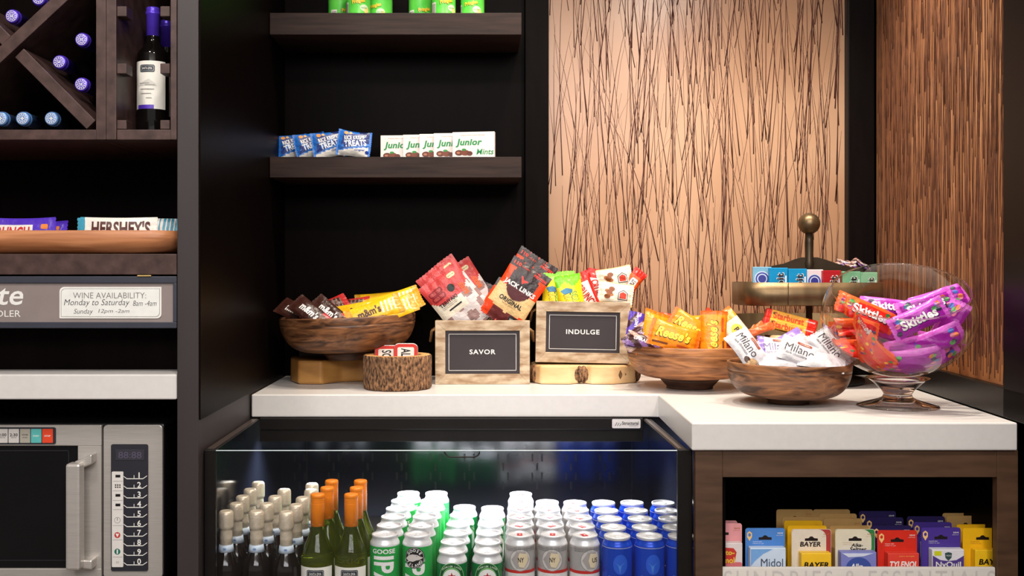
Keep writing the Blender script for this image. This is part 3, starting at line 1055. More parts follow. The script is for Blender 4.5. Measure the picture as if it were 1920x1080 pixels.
def crest(txt):
    def f(b, s, r):
        b.patch(-r * 3.1, r * 3.1, .100, .104, s, ink(196, 190, 186), 40, 1)
        for z in (.1010, .0975, .094):
            b.text('THE FAMOUS KING SIZE CHILLED LAGER BEER', 0, z, .075, .0022, cyl(r + .0006), ink(70, 66, 66))
        b.poly(ell(0, .0755, .0225, .0225, 36), s, ink(150, 144, 142))
        b.poly(ell(0, .0755, .0212, .0212, 36), cyl(r + .0006), ink(206, 200, 196))
        b.poly([(-.019, .0755), (-.008, .092), (.010, .092), (.019, .0755), (.008, .058), (-.008, .058)], cyl(r + .0008), ink(168, 160, 156))
        b.poly([(-.002, .090), (.014, .088), (.0165, .0755), (.008, .060), (-.002, .062), (-.006, .0755)], cyl(r + .0010), ink(226, 208, 172))
        b.text(txt, .001 if txt == 'NY' else .008, .076, .0125, .0095, cyl(r + .0013), INK_K, bold=.02)
        b.patch(-r * 3.1, r * 3.1, .049, .055, s, ink(196, 40, 36), 40, 1)
        b.poly([(-.032, .034), (-.020, .047), (.020, .047), (.032, .034)], s, ink(226, 222, 220))
    return f


def blue_lager(b, s, r):
    lb = ink(64, 128, 214)
    b.poly(ell(.003, .070, .015, .020, 30), s, ink(34, 88, 204))
    b.poly([(-.009, .074), (-.002, .068), (.002, .052), (.005, .068), (.014, .076), (.005, .070), (.002, .067), (-.002, .070)], cyl(r + .0008), lb)
    b.text('BEER', -.015, .045, .014, .0022, s, INK_W)


silver = mat('silver_print', (190, 186, 184), rough=.34, metal=.35, var=.1, scale=30)
bluem = mat('blue_can_paint', (20, 70, 196), rough=.26, metal=.25, var=.08, scale=20)
greenm = mat('green_can_paint', (14, 122, 62), rough=.26, metal=.2, var=.08, scale=20)
redm = mat('red_can_paint', (206, 44, 38), rough=.3, metal=.2, var=.08)
whitem = mat('white_can_paint', (232, 230, 228), rough=.3, var=.03)
can_ga = make_can(.122, [(.1015, GG)], goose_a, M_alu)
can_gb = make_can(.122, [(.1015, GG)], goose_b, M_alu)
can_h = make_can(.1135, [(.0925, greenm)], green_lager, M_alu)
can_ny = make_can(.122, [(.049, whitem), (.1015, silver)], crest('NY'), M_alu, redm)
can_us = make_can(.122, [(.049, whitem), (.1015, silver)], crest('US'), M_alu, redm)
can_b = make_can(.122, [(.1015, bluem)], blue_lager, bluem)
used = set()


def taller(root, dz, z0=.0125):
    for o in root.children_recursive:
        for v in o.data.vertices:
            if v.co.z > z0: v.co.z += dz
    return root


for c_ in (can_ga, can_gb, can_ny, can_us, can_b): taller(c_, .0195)


def column(src, top, pts, what, grp, yaw=None):
    """lids' picture places from front to back give each can its own spot on the deck"""
    for i, (px, py) in enumerate(pts):
        d = (EZ - top) * F / (py - VY)
        o = src if src not in used else copy_tree(src)
        used.add(src)
        o.location = (PX(px, d), d, DECK + .0005)
        o.rotation_euler = (0, 0, R((yaw or 0) + (0 if i == 0 else rnd.uniform(-60, 60))))
        w = ('frontmost' if i == 0 else 'rearmost' if i == len(pts) - 1 else ORD[i] + ' from front')
        tag(o, f'{what}, {w}', 'drink can', grp)


T12, T11 = DECK + .142, DECK + .114
gg = 'green and white ale cans in the cooler'
column(can_ga, T12, [(721.7, 1000), (730, 983.5), (737.5, 967.5), (745.8, 952.5), (755, 938), (765.8, 924)], 'green ale can in the left column beside the wine bottles', gg)
column(can_gb, T12, [(782.5, 1000), (790, 983.5), (796.7, 967.5), (802.5, 952.5), (810, 938), (818.3, 924)], 'green ale can in the column with a round black badge', gg, -8)
gh = 'green lager cans in the cooler'
column(can_h, T11, [(847.5, 1031.5), (850, 1014.5), (855, 998), (859, 981.7), (864.5, 965), (871, 950)], 'silver-necked green lager can in the left of two columns', gh)
column(can_h, T11, [(913.5, 1031.5), (914.5, 1014.5), (916, 998), (918, 982), (920.5, 967), (923.3, 952)], 'silver-necked green lager can in the right of two columns', gh)
gb = 'silver and red lager cans in the cooler'
column(can_ny, T12, [(974.5, 1000), (974.5, 984), (975, 968), (975.5, 953), (976, 938.5), (976.5, 925)], 'silver and red lager can in the left of three columns', gb)
column(can_ny, T12, [(1036, 1000), (1033, 984), (1031, 968), (1028.5, 954), (1026, 940.5)], 'silver and red lager can in the middle of three columns', gb, -6)
column(can_us, T12, [(1096, 1001), (1092, 985), (1087.5, 969.5), (1082, 955), (1078, 941.5)], 'silver and red lager can in the right of three columns', gb, 20)
gu = 'blue lager cans in the cooler'
column(can_b, T12, [(1157, 1003), (1150, 987), (1143, 971), (1137, 956), (1131.6, 941.5)], 'blue lager can in the left of three columns', gu)
column(can_b, T12, [(1217.5, 1003), (1208.5, 987), (1200, 971), (1192.5, 956), (1185, 941.5)], 'blue lager can in the middle of three columns', gu)
column(can_b, T12, [(1277, 1003), (1266, 987), (1257.5, 971), (1250, 956), (1243.5, 941.5)], 'blue lager can in the right column at the cooler side', gu)


# ---- small sparkling wine bottles
def fizz():
    root = thing('sparkling_wine_bottle', '', 'bottle')
    h = .1720
    pr = [(.018, .003), (.026, 0), (.0285, .004), (.0285, .055)]
    for i in range(1, 9):
        t = i / 8
        s = .5 - .5 * math.cos(math.pi * t)
        pr.append((.0285 + (.0125 - .0285) * (s * .75 + t * .25), .055 + .048 * t))
    pr += [(.0122, .108), (.0120, h - .004), (.006, h - .002)]
    MB().lathe(pr, M_fizzglass, 32).build('bottle_glass', root)
    c = [(.0124, .1035), (.0130, .104), (.0128, .120), (.0122, .131), (.0123, .1345), (.0146, .1365), (.0150, .140), (.0150, .1630), (.0143, .1682), (.0118, .1710), (.0085, .1716), (.0078, h - .0008), (1e-6, h - .0006)]
    f = MB().lathe(c, M_capgold, 32, cap=False)
    f.build('foil_capsule', root)
    nb = MB().lathe([(.0150, .0895), (.0163, .0895), (.0150, .097), (.0139, .1035), (.0130, .1035)], ink(196, 210, 226), 28, cap=False)
    nb.poly(ell(0, .0965, .0034, .0024, 14), cyl(.0157), ink(120, 150, 196))
    nb.build('neck_band', root)
    return root


fz = taller(fizz(), .0195)
ZF = DECK + .1915
cols = [('left', [(424, 957), (443, 942.5), (455, 929), (469, 916)]),
        ('middle', [(481, 957), (500, 943), (516, 929.5), (533, 916.5)]),
        ('right', [(537, 958.5), (555, 945), (567.5, 931.5), (583, 917)])]
pos = []
for nm, pts in cols:
    for i, (px, py) in enumerate(pts):
        pos.append((px, py, f'gold-foiled sparkling wine bottle, {"frontmost" if i == 0 else ORD[i] + " from the front" if i < 3 else "rearmost"} in the {nm} of three rows'))
pos += [(484, 903, 'gold-foiled sparkling wine bottle at the back of the cluster, left of the middle row'), (585, 906, 'gold-foiled sparkling wine bottle at the back, behind the orange capsules')]
for i, (px, py, lab) in enumerate(pos):
    o = fz if i == 0 else copy_tree(fz)
    d = (EZ - ZF) * F / (py - VY)
    x = PX(px, d)
    o.location = (x, d, DECK + .0005)
    o.rotation_euler = (0, 0, R(rnd.uniform(-8, 8)))
    tag(o, lab, 'bottle', 'small sparkling wine bottles in the cooler')


# ---- white wine with orange capsules
def white_wine():
    root = thing('white_wine_bottle', '', 'bottle')
    h = .2075
    pr = [(.020, .003), (.031, 0), (.0335, .004), (.0335, .078)]
    for i in range(1, 9):
        t = i / 8
        s = .5 - .5 * math.cos(math.pi * t)
        pr.append((.0335 + (.0128 - .0335) * (s * .55 + t * .45), .078 + .066 * t))
    pr += [(.0128, h - .003), (.006, h - .002)]
    MB().lathe(pr, M_greenglass, 36).build('bottle_glass', root)
    MB().lathe([(.001, .004), (.030, .004), (.0322, .008), (.0322, .078), (1e-6, .0785)], mat('white_wine', (168, 170, 40), rough=.05, trans=.8, ior=1.33, var=.05), 32, cap=False).build('wine', root)
    c = [(.0132, .1425), (.0140, .1428), (.0140, .187)]
    for k in range(3): c += [(.0140, .1885 + k * .0042), (.0136, .1897 + k * .0042), (.0140, .1909 + k * .0042)]
    c += [(.0144, .2005), (.0144, .2040), (.0132, .2068), (.010, h), (1e-6, h)]
    cp = MB().lathe(c, M_caporange, 32, cap=False)
    for a in (-.009, .008): cp.text('SANTA', a, .147, .006, .0013, cyl(.0143), ink(255, 214, 150))
    cp.build('capsule', root)
    lb = label_mb(.0336, .012, .0665, 1.15, M_paper)
    lb.poly(rrect(-.018, .018, .0455, .0615, .004), cyl(.0344), ink(60, 60, 66))
    lb.poly(rrect(-.0168, .0168, .0467, .0603, .0034), cyl(.0346), ink(150, 152, 156))
    lb.poly(rrect(-.0155, .0155, .0480, .0590, .003), cyl(.0348), ink(36, 38, 46))
    lb.text('SANTA EMA', 0, .0535, .025, .006, cyl(.0350), INK_W)
    lb.build('paper_label', root)
    return root


ww = taller(white_wine(), .0195, .010)
for i, (px, py, lab) in enumerate([(595.5, 925.5, 'orange-capped white wine bottle at the front, left of the two rows'), (613.5, 913, 'orange-capped white wine bottle in the middle of the left row'),
                                   (622, 900, 'orange-capped white wine bottle at the back of the left row'), (658.5, 925.5, 'orange-capped white wine bottle at the front, nearest the green cans'),
                                   (668.5, 913, 'orange-capped white wine bottle in the middle of the right row'), (676, 900, 'orange-capped white wine bottle at the back of the right row')]):
    o = ww if i == 0 else copy_tree(ww)
    d = (EZ - DECK - .227) * F / (py - VY)
    o.location = (PX(px, d), d, DECK + .0005)
    tag(o, lab, 'bottle', 'orange-capped white wine bottles in the cooler')


# ================================================================== SNACKS ON THE TWO SHELVES
def chip_tube():
    root = thing('snack_tube', '', 'snack tube')
    r, h = .0315, .105
    gm = mat('green_tube_print', (70, 180, 60), rough=.35, c2=(100, 206, 76), scale=25)
    b = MB().lathe([(r - .002, .0015), (r, 0), (r + .0006, .001), (r + .0006, .003), (r, .004), (r, h - .004), (r + .0004, h)], [M_alu, M_alu, M_alu, M_alu, gm, M_alu], 36)
    s = cyl(r + .0004)
    b.text('Pringles', -.004, .036, .036, .013, cyl(r + .0009), ink(250, 206, 60), rot=10, bold=.05, shear=.1)
    b.text('Pringles', -.0045, .0352, .037, .0138, s, ink(40, 40, 20), rot=10, bold=.09, shear=.1)
    b.poly(ell(.012, .020, .012, .009), s, ink(206, 230, 190))
    b.poly(ell(.019, .012, .007, .010), cyl(r + .0006), ink(236, 214, 130))
    b.text('SOUR CREAM', .011, .020, .018, .004, cyl(r + .0009), ink(40, 120, 60))
    b.patch(-.052, -.034, .003, .036, s, ink(226, 220, 214), 6, 1)
    for k in range(9): b.patch(-.0505, -.0355, .006 + k * .003, .0072 + k * .003, cyl(r + .0006), ink(70, 60, 60), 5, 1)
    b.build('tube_body', root)
    MB().lathe([(r + .0012, h - .004), (r + .0015, h + .003), (r, h + .0045), (1e-6, h + .0045)], ink(228, 226, 222), 32, cap=False).build('plastic_lid', root)
    return root


ct = chip_tube()
for i, (px, d, yaw, lab) in enumerate([(637, 2.84, 55, 'leftmost green snack tube, half hidden behind its neighbour'), (672, 2.755, 14, 'green snack tube standing in front within the left trio'), (714, 2.80, -18, 'rightmost green snack tube of the left trio'),
                                       (788, 2.84, 32, 'leftmost green snack tube of the right trio'), (832, 2.755, 22, 'green snack tube standing in front within the right trio'), (886, 2.775, 0, 'green snack tube at the right end of the upper shelf')]):
    o = ct if i == 0 else copy_tree(ct)
    o.location = (PX(px, d), d, SH1)
    o.rotation_euler = (0, 0, R(yaw))
    tag(o, lab, 'snack tube', 'green snack tubes on the upper shelf')


# ---- pillow packs
class Pouch:
    def __init__(self, L, H, T, seal=.10, axis='x', seed=0, wob=.0012):
        self.L, self.H, self.T, self.seal, self.axis = L, H, T, seal, axis
        r = random.Random(seed)
        self.ph = [r.uniform(0, 6.3) for _ in range(6)]
        self.wob = wob
        self.bx, self.bz = r.uniform(-.12, .12), r.uniform(-.12, .12)

    def t(self, u, v):
        if self.axis == 'z': u, v = v, u
        uu = min(1.0, abs(u) / (1 - self.seal))
        vv = min(1.0, abs(v))
        b = (1 - uu ** 2.6) ** .75 * (1 - vv ** 3) ** .6
        w = self.wob * math.sin(v * 15 + self.ph[0] + 2 * u) * uu ** 2 * (1 - vv ** 4)
        w += self.wob * .7 * math.sin(u * 8 + v * 5 + self.ph[1]) * (1 - vv ** 4) * (1 - uu ** 8)
        return self.T / 2 * b * (1 + .18 * math.sin(u * 2.2 + self.ph[2]) + .12 * math.sin(v * 2.5 + self.ph[3])) + max(-.0006, w * (b > 0) + w * .4 * (b == 0)) + .0004

    def out(self, x, z):
        u, v = x / (self.L / 2), z / (self.H / 2)
        if self.axis == 'x':
            k = 1 - .07 * math.cos(min(1, abs(u)) * math.pi / 2)
            return x * (1 - .012 * math.cos(v * 3 + self.ph[4])), z * k
        k = 1 - .06 * math.cos(min(1, abs(v)) * math.pi / 2)
        return x * k, z * (1 - .012 * math.cos(u * 3 + self.ph[4]))

    def bend(self, x, y, z):
        return (x, y + self.bx * x * x / self.L * 2 + self.bz * z * z / self.H, z)

    def front(self, off=.0005):
        def f(x, z):
            u = max(-1, min(1, x / (self.L / 2))); v = max(-1, min(1, z / (self.H / 2)))
            X_, Z_ = self.out(x, z)
            return self.bend(X_, -self.t(u, v) - off, Z_)
        return f

    def mb(self, colf, back, nu=30, nv=16, crimp=.0018):
        b = MB()
        for side in (0, 1):
            vs, fs, ms = [], [], []
            for j in range(nv + 1):
                for i in range(nu + 1):
                    u, v = -1 + 2 * i / nu, -1 + 2 * j / nv
                    x, z = u * self.L / 2, v * self.H / 2
                    X_, Z_ = self.out(x, z)
                    if self.axis == 'x' and i in (0, nu): X_ += (crimp if i == nu else -crimp) * (j % 2)
                    if self.axis == 'z' and j in (0, nv): Z_ += (crimp if j == nv else -crimp) * (i % 2)
                    t = self.t(u, v)
                    vs.append(self.bend(X_, -t if side == 0 else t, Z_))
            for j in range(nv):
                for i in range(nu):
                    q = [j * (nu + 1) + i, j * (nu + 1) + i + 1, (j + 1) * (nu + 1) + i + 1, (j + 1) * (nu + 1) + i]
                    fs.append(q if side == 0 else q[::-1])
                    u, v = -1 + 2 * (i + .5) / nu, -1 + 2 * (j + .5) / nv
                    ms.append(colf(u, v) if (side == 0 or back is None) else back)
            b.add(vs, fs, ms, True)
        return b


# ---- blue crispy treat packs
def treat_mesh(seed):
    p = Pouch(.088, .072, .020, .09, 'x', seed)
    bl, wt_, nv_ = foil(38, 108, 196), foil(222, 218, 210), foil(24, 40, 92)
    b = p.mb(lambda u, v: wt_ if v < -.45 + .3 * u and abs(u) < .86 else (nv_ if u > .25 and v > .1 and u < .9 else bl), bl, 32, 24)
    f, f2, f3 = p.front(.0005), p.front(.0008), p.front(.0011)
    b.poly([(-.036, -.022), (.034, .002), (.036, .030), (-.030, .024)], f, ink(30, 52, 120))
    b.text('RICE KRISPIES', .002, .0165, .060, .0125, f2, INK_W, rot=10, bold=.03)
    b.text('TREATS', .003, -.0005, .058, .019, f2, ink(226, 232, 240), rot=11, bold=.04)
    b.text('Original', .016, -.019, .026, .0075, f, ink(30, 66, 150), rot=9, bold=.03, shear=.1)
    b.poly(ell(-.024, .0275, .006, .005, 12), f2, ink(224, 146, 60)); b.poly(ell(-.012, .0285, .004, .004, 12), f2, ink(224, 176, 110))
    b.poly(ell(.036, -.022, .005, .005, 10), f, ink(40, 70, 160))
    return b.mesh('treat_pack')


for i, (px, d, roll, yaw, lab) in enumerate([(549, 2.845, 8, 20, 'leftmost blue crispy treat pack on the lower shelf'), (583, 2.82, 10, 22, 'second blue crispy treat pack from the left'),
                                             (616, 2.79, 8, 20, 'third blue crispy treat pack from the left, partly covered'), (664, 2.76, -7, 6, 'frontmost blue crispy treat pack with its whole print showing')]):
    me = treat_mesh(i)
    M = pose(px, 266, d, roll, 10, yaw)
    o = spawn(me, 'treat_pack', M, lab, 'snack pack', 'blue crispy treat packs')
    zmin = min((M @ v.co).z for v in me.vertices)
    o.matrix_world = Matrix.Translation((0, 0, SH2 + .0006 - zmin)) @ M


# ---- mint boxes
def mint_box():
    w, h, t = .112, .069, .017
    b = MB().box(-w / 2, w / 2, 0, t, 0, h, ink(238, 228, 222), .0008)
    f = flat(-.0004)
    gr = ink(20, 140, 74)
    b.text('Junior', -.012, .040, .070, .0225, f, gr, bold=.06, shear=.2)
    b.text('Mints', .031, .0165, .046, .015, f, gr, bold=.015, shear=.2)
    b.text("Creamy mints in pure chocolate", -.002, .0605, .066, .0045, f, ink(206, 130, 120))
    br = ink(96, 44, 26)
    b.poly(ell(-.038, .0145, .011, .0075), f, br).poly(ell(-.022, .0145, .0115, .0075), flat(-.0006), ink(120, 58, 34)).poly(ell(-.010, .0125, .008, .006), flat(-.0008), br)
    b.poly(ell(-.025, .0225, .006, .003), flat(-.0009), ink(40, 140, 60)).poly(ell(-.040, .0145, .005, .003), flat(-.0008), ink(176, 110, 80))
    b.patch(-w / 2 + .001, w / 2 - .001, .002, h - .002, lambda x, z: (-w / 2 - .0003, t / 2 - x * t / w * .5, z), ink(214, 200, 196), 1, 1)
    return b.mesh('mint_box')


mbm = mint_box()
for i, (pxl, d, yaw, lab) in enumerate([(713, 2.80, -4, 'leftmost white mint box with green lettering'), (755, 2.785, -4, 'second white mint box from the left'), (786, 2.77, -4, 'middle one of the five white mint boxes'),
                                        (813, 2.755, -4, 'fourth white mint box, just behind the frontmost'), (848, 2.725, -9, 'frontmost white mint box with its whole front showing')]):
    c = PX(pxl, d) + .056 * math.cos(R(yaw))
    y_ = d + abs(math.sin(R(yaw))) * .056
    spawn(mbm, 'mint_box', Matrix.Translation((c, y_ - .0, SH2 + .0003)) @ Matrix.Rotation(R(yaw), 4, 'Z'), lab, 'candy box', 'white mint boxes on the lower shelf')

# ================================================================== THINGS ON THE WORKTOP
def smooth_min_z(me, M): return min((M @ v.co).z for v in me.vertices)


def bowl(name, label, px, d, zb, R_, H, rf0, rf1, hf, m, tilt=0, yaw=0):
    root = thing(name, label, 'bowl', M=Matrix.Translation((PX(px, d), d, zb)) @ Matrix.Rotation(R(-tilt), 4, 'Y') @ Matrix.Rotation(R(yaw), 4, 'Z'))
    MB().lathe([(rf0 - .004, .0005), (rf0, .001), (rf0 - .001, .004), ((rf0 + rf1) / 2 - .002, hf * .5), (rf1, hf - .0005)], M_darkwood, 48).build('foot', root)
    p = [(rf1 * .9, hf)]
    zg = H - .021
    n = 14
    for i in range(n + 1):
        t = i / n * math.pi / 2
        r = rf1 + (R_ - rf1) * math.sin(t) ** .72
        z = hf + (H - hf - .004) * (1 - math.cos(t)) ** 1.12
        p.append((r, z))
    q = []
    for k, (r, z) in enumerate(p):
        q.append((r, z))
        if k + 1 < len(p) and z < zg <= p[k + 1][1]:
            s = (zg - z) / (p[k + 1][1] - z)
            rr = r + (p[k + 1][0] - r) * s
            q += [(rr, zg), (rr - .0022, zg + .0008), (rr + .0003, zg + .002)]
    th = .007
    q += [(R_ - .001, H - .001), (R_ - .003, H), (R_ - th, H - .001)]
    for i in range(n, -1, -1):
        t = i / n * math.pi / 2
        r = max(.001, (rf1 + (R_ - rf1) * math.sin(t) ** .72) - th)
        z = hf + (H - hf - .004) * (1 - math.cos(t)) ** 1.12 + th
        if z < H - .002: q.append((r, z))
    q.append((1e-5, hf + th))
    MB().lathe(q, m, 72, cap=False).build('bowl_body', root)
    return root


def slab(name, label, pts, z0, z1, m_face, m_top, cat='riser', bark=None):
    root = thing(name, label, cat, (pts[0][0], pts[0][1], z0))
    mb = MB()
    plan(mb, [(x - pts[0][0], y - pts[0][1]) for x, y in pts], 0, z1 - z0, m_face, .006)
    mb.build('slab', root)
    return root


# ---- left: wooden riser, bowl with brown and yellow packs
tag(MB().box(PX(563, 2.86), PX(760, 2.86), 2.84, 2.915, CT + .0005, PZ(656, 2.84), M_cab).build('riser_block'), 'dark wooden block behind the honey-coloured slab', 'riser')
ra = [(PX(545, 2.76), 2.765), (PX(560, 2.71), 2.700), (PX(604, 2.70), 2.692), (PX(640, 2.76), 2.748), (PX(676, 2.79), 2.765), (PX(735, 2.79), 2.765), (PX(790, 2.76), 2.74), (PX(800, 2.80), 2.81), (PX(780, 2.9), 2.836),
      (PX(560, 2.9), 2.838), (PX(546, 2.83), 2.82)]
slab('wooden_slab', 'honey-coloured waney-edged wooden slab under the bowl of brown and yellow packs', ra, CT + .0005, .992, M_honey, M_honey)
bl = bowl('wooden_bowl', 'dark walnut bowl of brown and yellow packs raised on a slab', 655, 2.735, .9928, .178, .116, .060, .070, .022, M_walnut, 2.2, 35)


def print_mesh(p, base, back, deco, name, nu=28, nv=14):
    b = p.mb(base, back, nu, nv)
    if deco: deco(b, p)
    return b.mesh(name)


def choc_deco(main, sub):
    def f(b, p):
        L, H = p.L, p.H
        for k in range(4):
            x = -L * .30 + k * L * .075 + L * .42
            b.poly([(x, -H * .3), (x + L * .03, -H * .3), (x + L * .05, H * .3), (x + L * .02, H * .3)], p.front(.0006), sub)
        b.text("m&m's", -L * .10, 0, L * .42, H * .42, p.front(.0009), main, bold=.07)
    return f


W = INK_W
dbr = foil(58, 30, 24)
def brown_pack(seed):
    p = Pouch(.135, .056, .017, .1, 'x', seed)
    red = foil(176, 40, 40)
    return print_mesh(p, lambda u, v: red if u > .78 or (v > .6 and u > .2) else dbr, dbr, choc_deco(W, ink(120, 80, 66)), 'brown_candy_pack')
def yellow_pack(seed):
    p = Pouch(.145, .056, .019, .1, 'x', seed)
    y1, y2 = foil(238, 182, 24), foil(206, 146, 20)
    return print_mesh(p, lambda u, v: y2 if abs(u) > .82 else y1, y2, choc_deco(ink(70, 34, 20), ink(248, 240, 220)), 'yellow_candy_pack')


pk = [(brown_pack, 562, 590, 2.66, -36, 40, 'brown candy pack at the far left rim of the dark walnut bowl'), (brown_pack, 588, 592, 2.62, -44, 34, 'brown candy pack with a red end, sloping down at the left of the bowl'),
      (brown_pack, 608, 582, 2.72, 34, 42, 'brown candy pack leaning up to the right, behind the left bowl rim'), (brown_pack, 624, 593, 2.64, -42, 30, 'brown candy pack beside the first yellow one, sloping down'),
      (brown_pack, 645, 576, 2.76, 5, 40, 'brown candy pack lying flat at the middle back of the bowl'), (brown_pack, 585, 592, 2.72, 15, 60, 'brown candy pack deep at the left of the bowl'),
      (yellow_pack, 676, 584, 2.70, 12, 30, 'yellow candy pack in the middle, just right of the brown ones'), (yellow_pack, 702, 584, 2.625, 22, 28, 'yellow candy pack at the front rim with its striped print showing'),
      (yellow_pack, 730, 584, 2.635, 24, 30, 'yellow candy pack at the right front rim'), (yellow_pack, 716, 566, 2.82, 6, 20, 'yellow candy pack at the back top of the heap'),
      (yellow_pack, 736, 566, 2.74, 18, 25, 'topmost yellow candy pack pointing up to the right'), (yellow_pack, 743, 580, 2.70, 30, 30, 'yellow candy pack poking over the right rim'),
      (yellow_pack, 700, 594, 2.74, -10, 70, 'yellow candy pack buried under the others')]
for i, (fn, px, py, d, roll, lean, lab) in enumerate(pk):
    spawn(fn(i + 20), 'candy_pack', pose(px, py, d, roll, lean, rnd.uniform(-10, 10)), lab, 'candy pack', 'packs in the dark walnut bowl')

# ---- log cup with mint tins
lx, ld = PX(745, 2.615), 2.615
root = thing('log_cup', 'hollowed bark-covered log slice holding two red mint tins', 'holder', (lx, ld, CT + .0003))
hz = .0845
rr_ = random.Random(4)
am = [(k, rr_.uniform(0, 6.3), rr_.uniform(.004, .012)) for k in (3, 8, 13, 19, 27, 38, 47)]
rf = lambda a, z: 1 + sum(w * math.sin(k * a + p_ + z * 14 * (k % 3)) for k, p_, w in am)
prof = [(.078, 0), (.0835, .002)] + [(.0845, .002 + i * .0078) for i in range(1, 10)] + [(.0845, hz - .003), (.0825, hz)]
MB().lathe(prof, M_bark, 150, rfn=rf, cap=False).build('bark', root)
MB().lathe([(.0822, hz), (.0815, hz + .0004), (.062, hz + .0004), (.061, hz - .002), (.061, hz - .050), (1e-5, hz - .050)], M_cutwood, 150, rfn=rf, cap=False).build('cut_wood', root)


def tin(txt, rot):
    w, h, t = .0605, .094, .019
    rw = thing('mint_tin', '', 'mint tin')
    red, sil = ink(206, 46, 34), mat('tin_silver', (206, 200, 198), rough=.3, metal=.8, var=.08)
    MB().prism(rrect(-w / 2, w / 2, 0, h, .013, 7), 0, t * .55, sil, bev=.0015).build('tin_base', rw)
    MB().prism(rrect(-w / 2 - .0005, w / 2 + .0005, -.0005, h + .0005, .0135, 7), -t * .45, .002, sil, bev=.002).prism(rrect(-w / 2 + .0012, w / 2 - .0012, .0012, h - .0012, .012, 7), -t * .45 - .0006, -t * .45, red).build('tin_lid', rw)
    y_ = -t * .45 - .0009
    b = MB().poly(rrect(-w / 2 + .0095, w / 2 - .0095, .0095, h - .0095, .004), flat(y_), ink(236, 230, 222))
    b.text(txt, 0, h / 2, h * .74, .024, flat(y_ - .0003), INK_K, rot=rot, bold=.02)
    b.build('tin_print', rw)
    return rw


for px, d, ptop, rot, lab in ((725, 2.632, 647, 90, 'red and white mint tin standing in the log cup, the left and rear one'), (761, 2.606, 643.5, -90, 'red and white mint tin standing in the log cup, the right and front one')):
    o = tin('ALTOIDS', rot)
    o.location = (PX(px, d), d, PZ(ptop, d) - .0945)
    o.rotation_euler = (R(-3), 0, R(2))
    tag(o, lab, 'mint tin', 'mint tins in the log cup')


# ---- crates
def crate(name, label, px0, px1, py0, py1, d, word, yaw, roll, rope):
    w, h = PX(px1, d) - PX(px0, d), PZ(py0, d) - PZ(py1, d)
    dep = .125
    M = Matrix.Translation(((PX(px0, d) + PX(px1, d)) / 2, d, PZ(py1, d))) @ Matrix.Rotation(R(yaw), 4, 'Z') @ Matrix.Rotation(R(roll), 4, 'Y')
    root = thing(name, label, 'crate', M=M)
    t = .012
    fw, fh = .0265, .0265
    x0, x1 = -w / 2, w / 2
    # mitred front frame
    for nm, poly in (('frame_rail', [(x0, h), (x0 + fw, h - fh), (x1 - fw, h - fh), (x1, h)]), ('frame_rail', [(x0, 0), (x1, 0), (x1 - fw, fh), (x0 + fw, fh)]),
                     ('frame_stile', [(x0, 0), (x0 + fw - .0002, fh), (x0 + fw - .0002, h - fh), (x0, h)]), ('frame_stile', [(x1, 0), (x1, h), (x1 - fw + .0002, h - fh), (x1 - fw + .0002, fh)])):
        MB().prism(poly, 0, t, M_crate, bev=.0008).build(nm, root)
    sl = MB().box(x0 + fw - .004, x1 - fw + .004, .005, .010, fh - .004, h - fh + .004, M_slate, 0)
    a = .0085
    sl.outline(x0 + fw + a, x1 - fw - a, fh + a, h - fh - a, .0011, flat(.0046), INK_W)
    sl.text(word, 0, h / 2 + .001, w * (.275 if word == 'SAVOR' else .355), .0125, flat(.0045), INK_W, bold=.02, spacing=1.12)
    sl.build('chalkboard', root)
    MB().box(x0 + .001, x0 + .011, t + .0003, dep, .0005, h - .002, M_cratein).build('side_board', root)
    MB().box(x1 - .011, x1 - .001, t + .0003, dep, .0005, h - .002, M_cratein).build('side_board', root)
    MB().box(x0 + .0115, x1 - .0115, dep - .010, dep, .0005, h - .002, M_cratein).build('back_board', root)
    MB().box(x0 + .0115, x1 - .0115, t + .0005, dep - .0105, .0005, .009, M_cratein).build('bottom_board', root)
    for sx in ((x0, -1), (x1, 1)):
        pts = [(sx[0], .03, h * .86), (sx[0] + sx[1] * .010, .032, h * .82), (sx[0] + sx[1] * .014, .05, h * .66), (sx[0] + sx[1] * .014, .08, h * .66), (sx[0] + sx[1] * .010, .098, h * .82), (sx[0], .1, h * .86)]
        MB().tube(pts, .0035, M_rope, 8).build('rope_handle', root)
    return root


crate('wooden_crate', 'whitewashed crate with a chalkboard reading SAVOR, full of jerky pouches', 816, 993.5, 601, 720.5, 2.70, 'SAVOR', 1.0, 0, True)
slz = CT + .0005
sb_ = [(PX(998, 2.75), 2.745), (PX(1012, 2.72), 2.700), (PX(1068, 2.70), 2.694), (PX(1086, 2.72), 2.714), (PX(1098, 2.72), 2.712), (PX(1108, 2.70), 2.696), (PX(1150, 2.70), 2.694), (PX(1166, 2.72), 2.708), (PX(1190, 2.75), 2.735),
       (PX(1196, 2.80), 2.80), (PX(1182, 2.88), 2.88), (PX(1010, 2.88), 2.88), (PX(994, 2.82), 2.81)]
s2 = thing('wooden_slab', 'pale log slab with bark edges under the INDULGE crate', 'riser', (sb_[0][0], sb_[0][1], slz))
mb = MB()
plan(mb, [(x - sb_[0][0], y - sb_[0][1]) for x, y in sb_], 0, .0485, M_palewood, .005)
mb.build('slab', s2)
bk = MB()
ox, oy = sb_[0]
for (xa, ya), (xb, yb) in (((PX(1070, 2.702), 2.702), (PX(1104, 2.702), 2.703)), ((PX(1160, 2.70), 2.7005), (PX(1194, 2.75), 2.742)), ((PX(999, 2.75), 2.741), (PX(1004, 2.73), 2.724))):
    for i in range(5):
        t0 = i / 4
        bk.sphere((xa + (xb - xa) * t0 - ox, ya + (yb - ya) * t0 - oy + .0125, .024), .012, M_bark, 12, 1, .95, 1.95)
bk.build('bark_edge', s2)
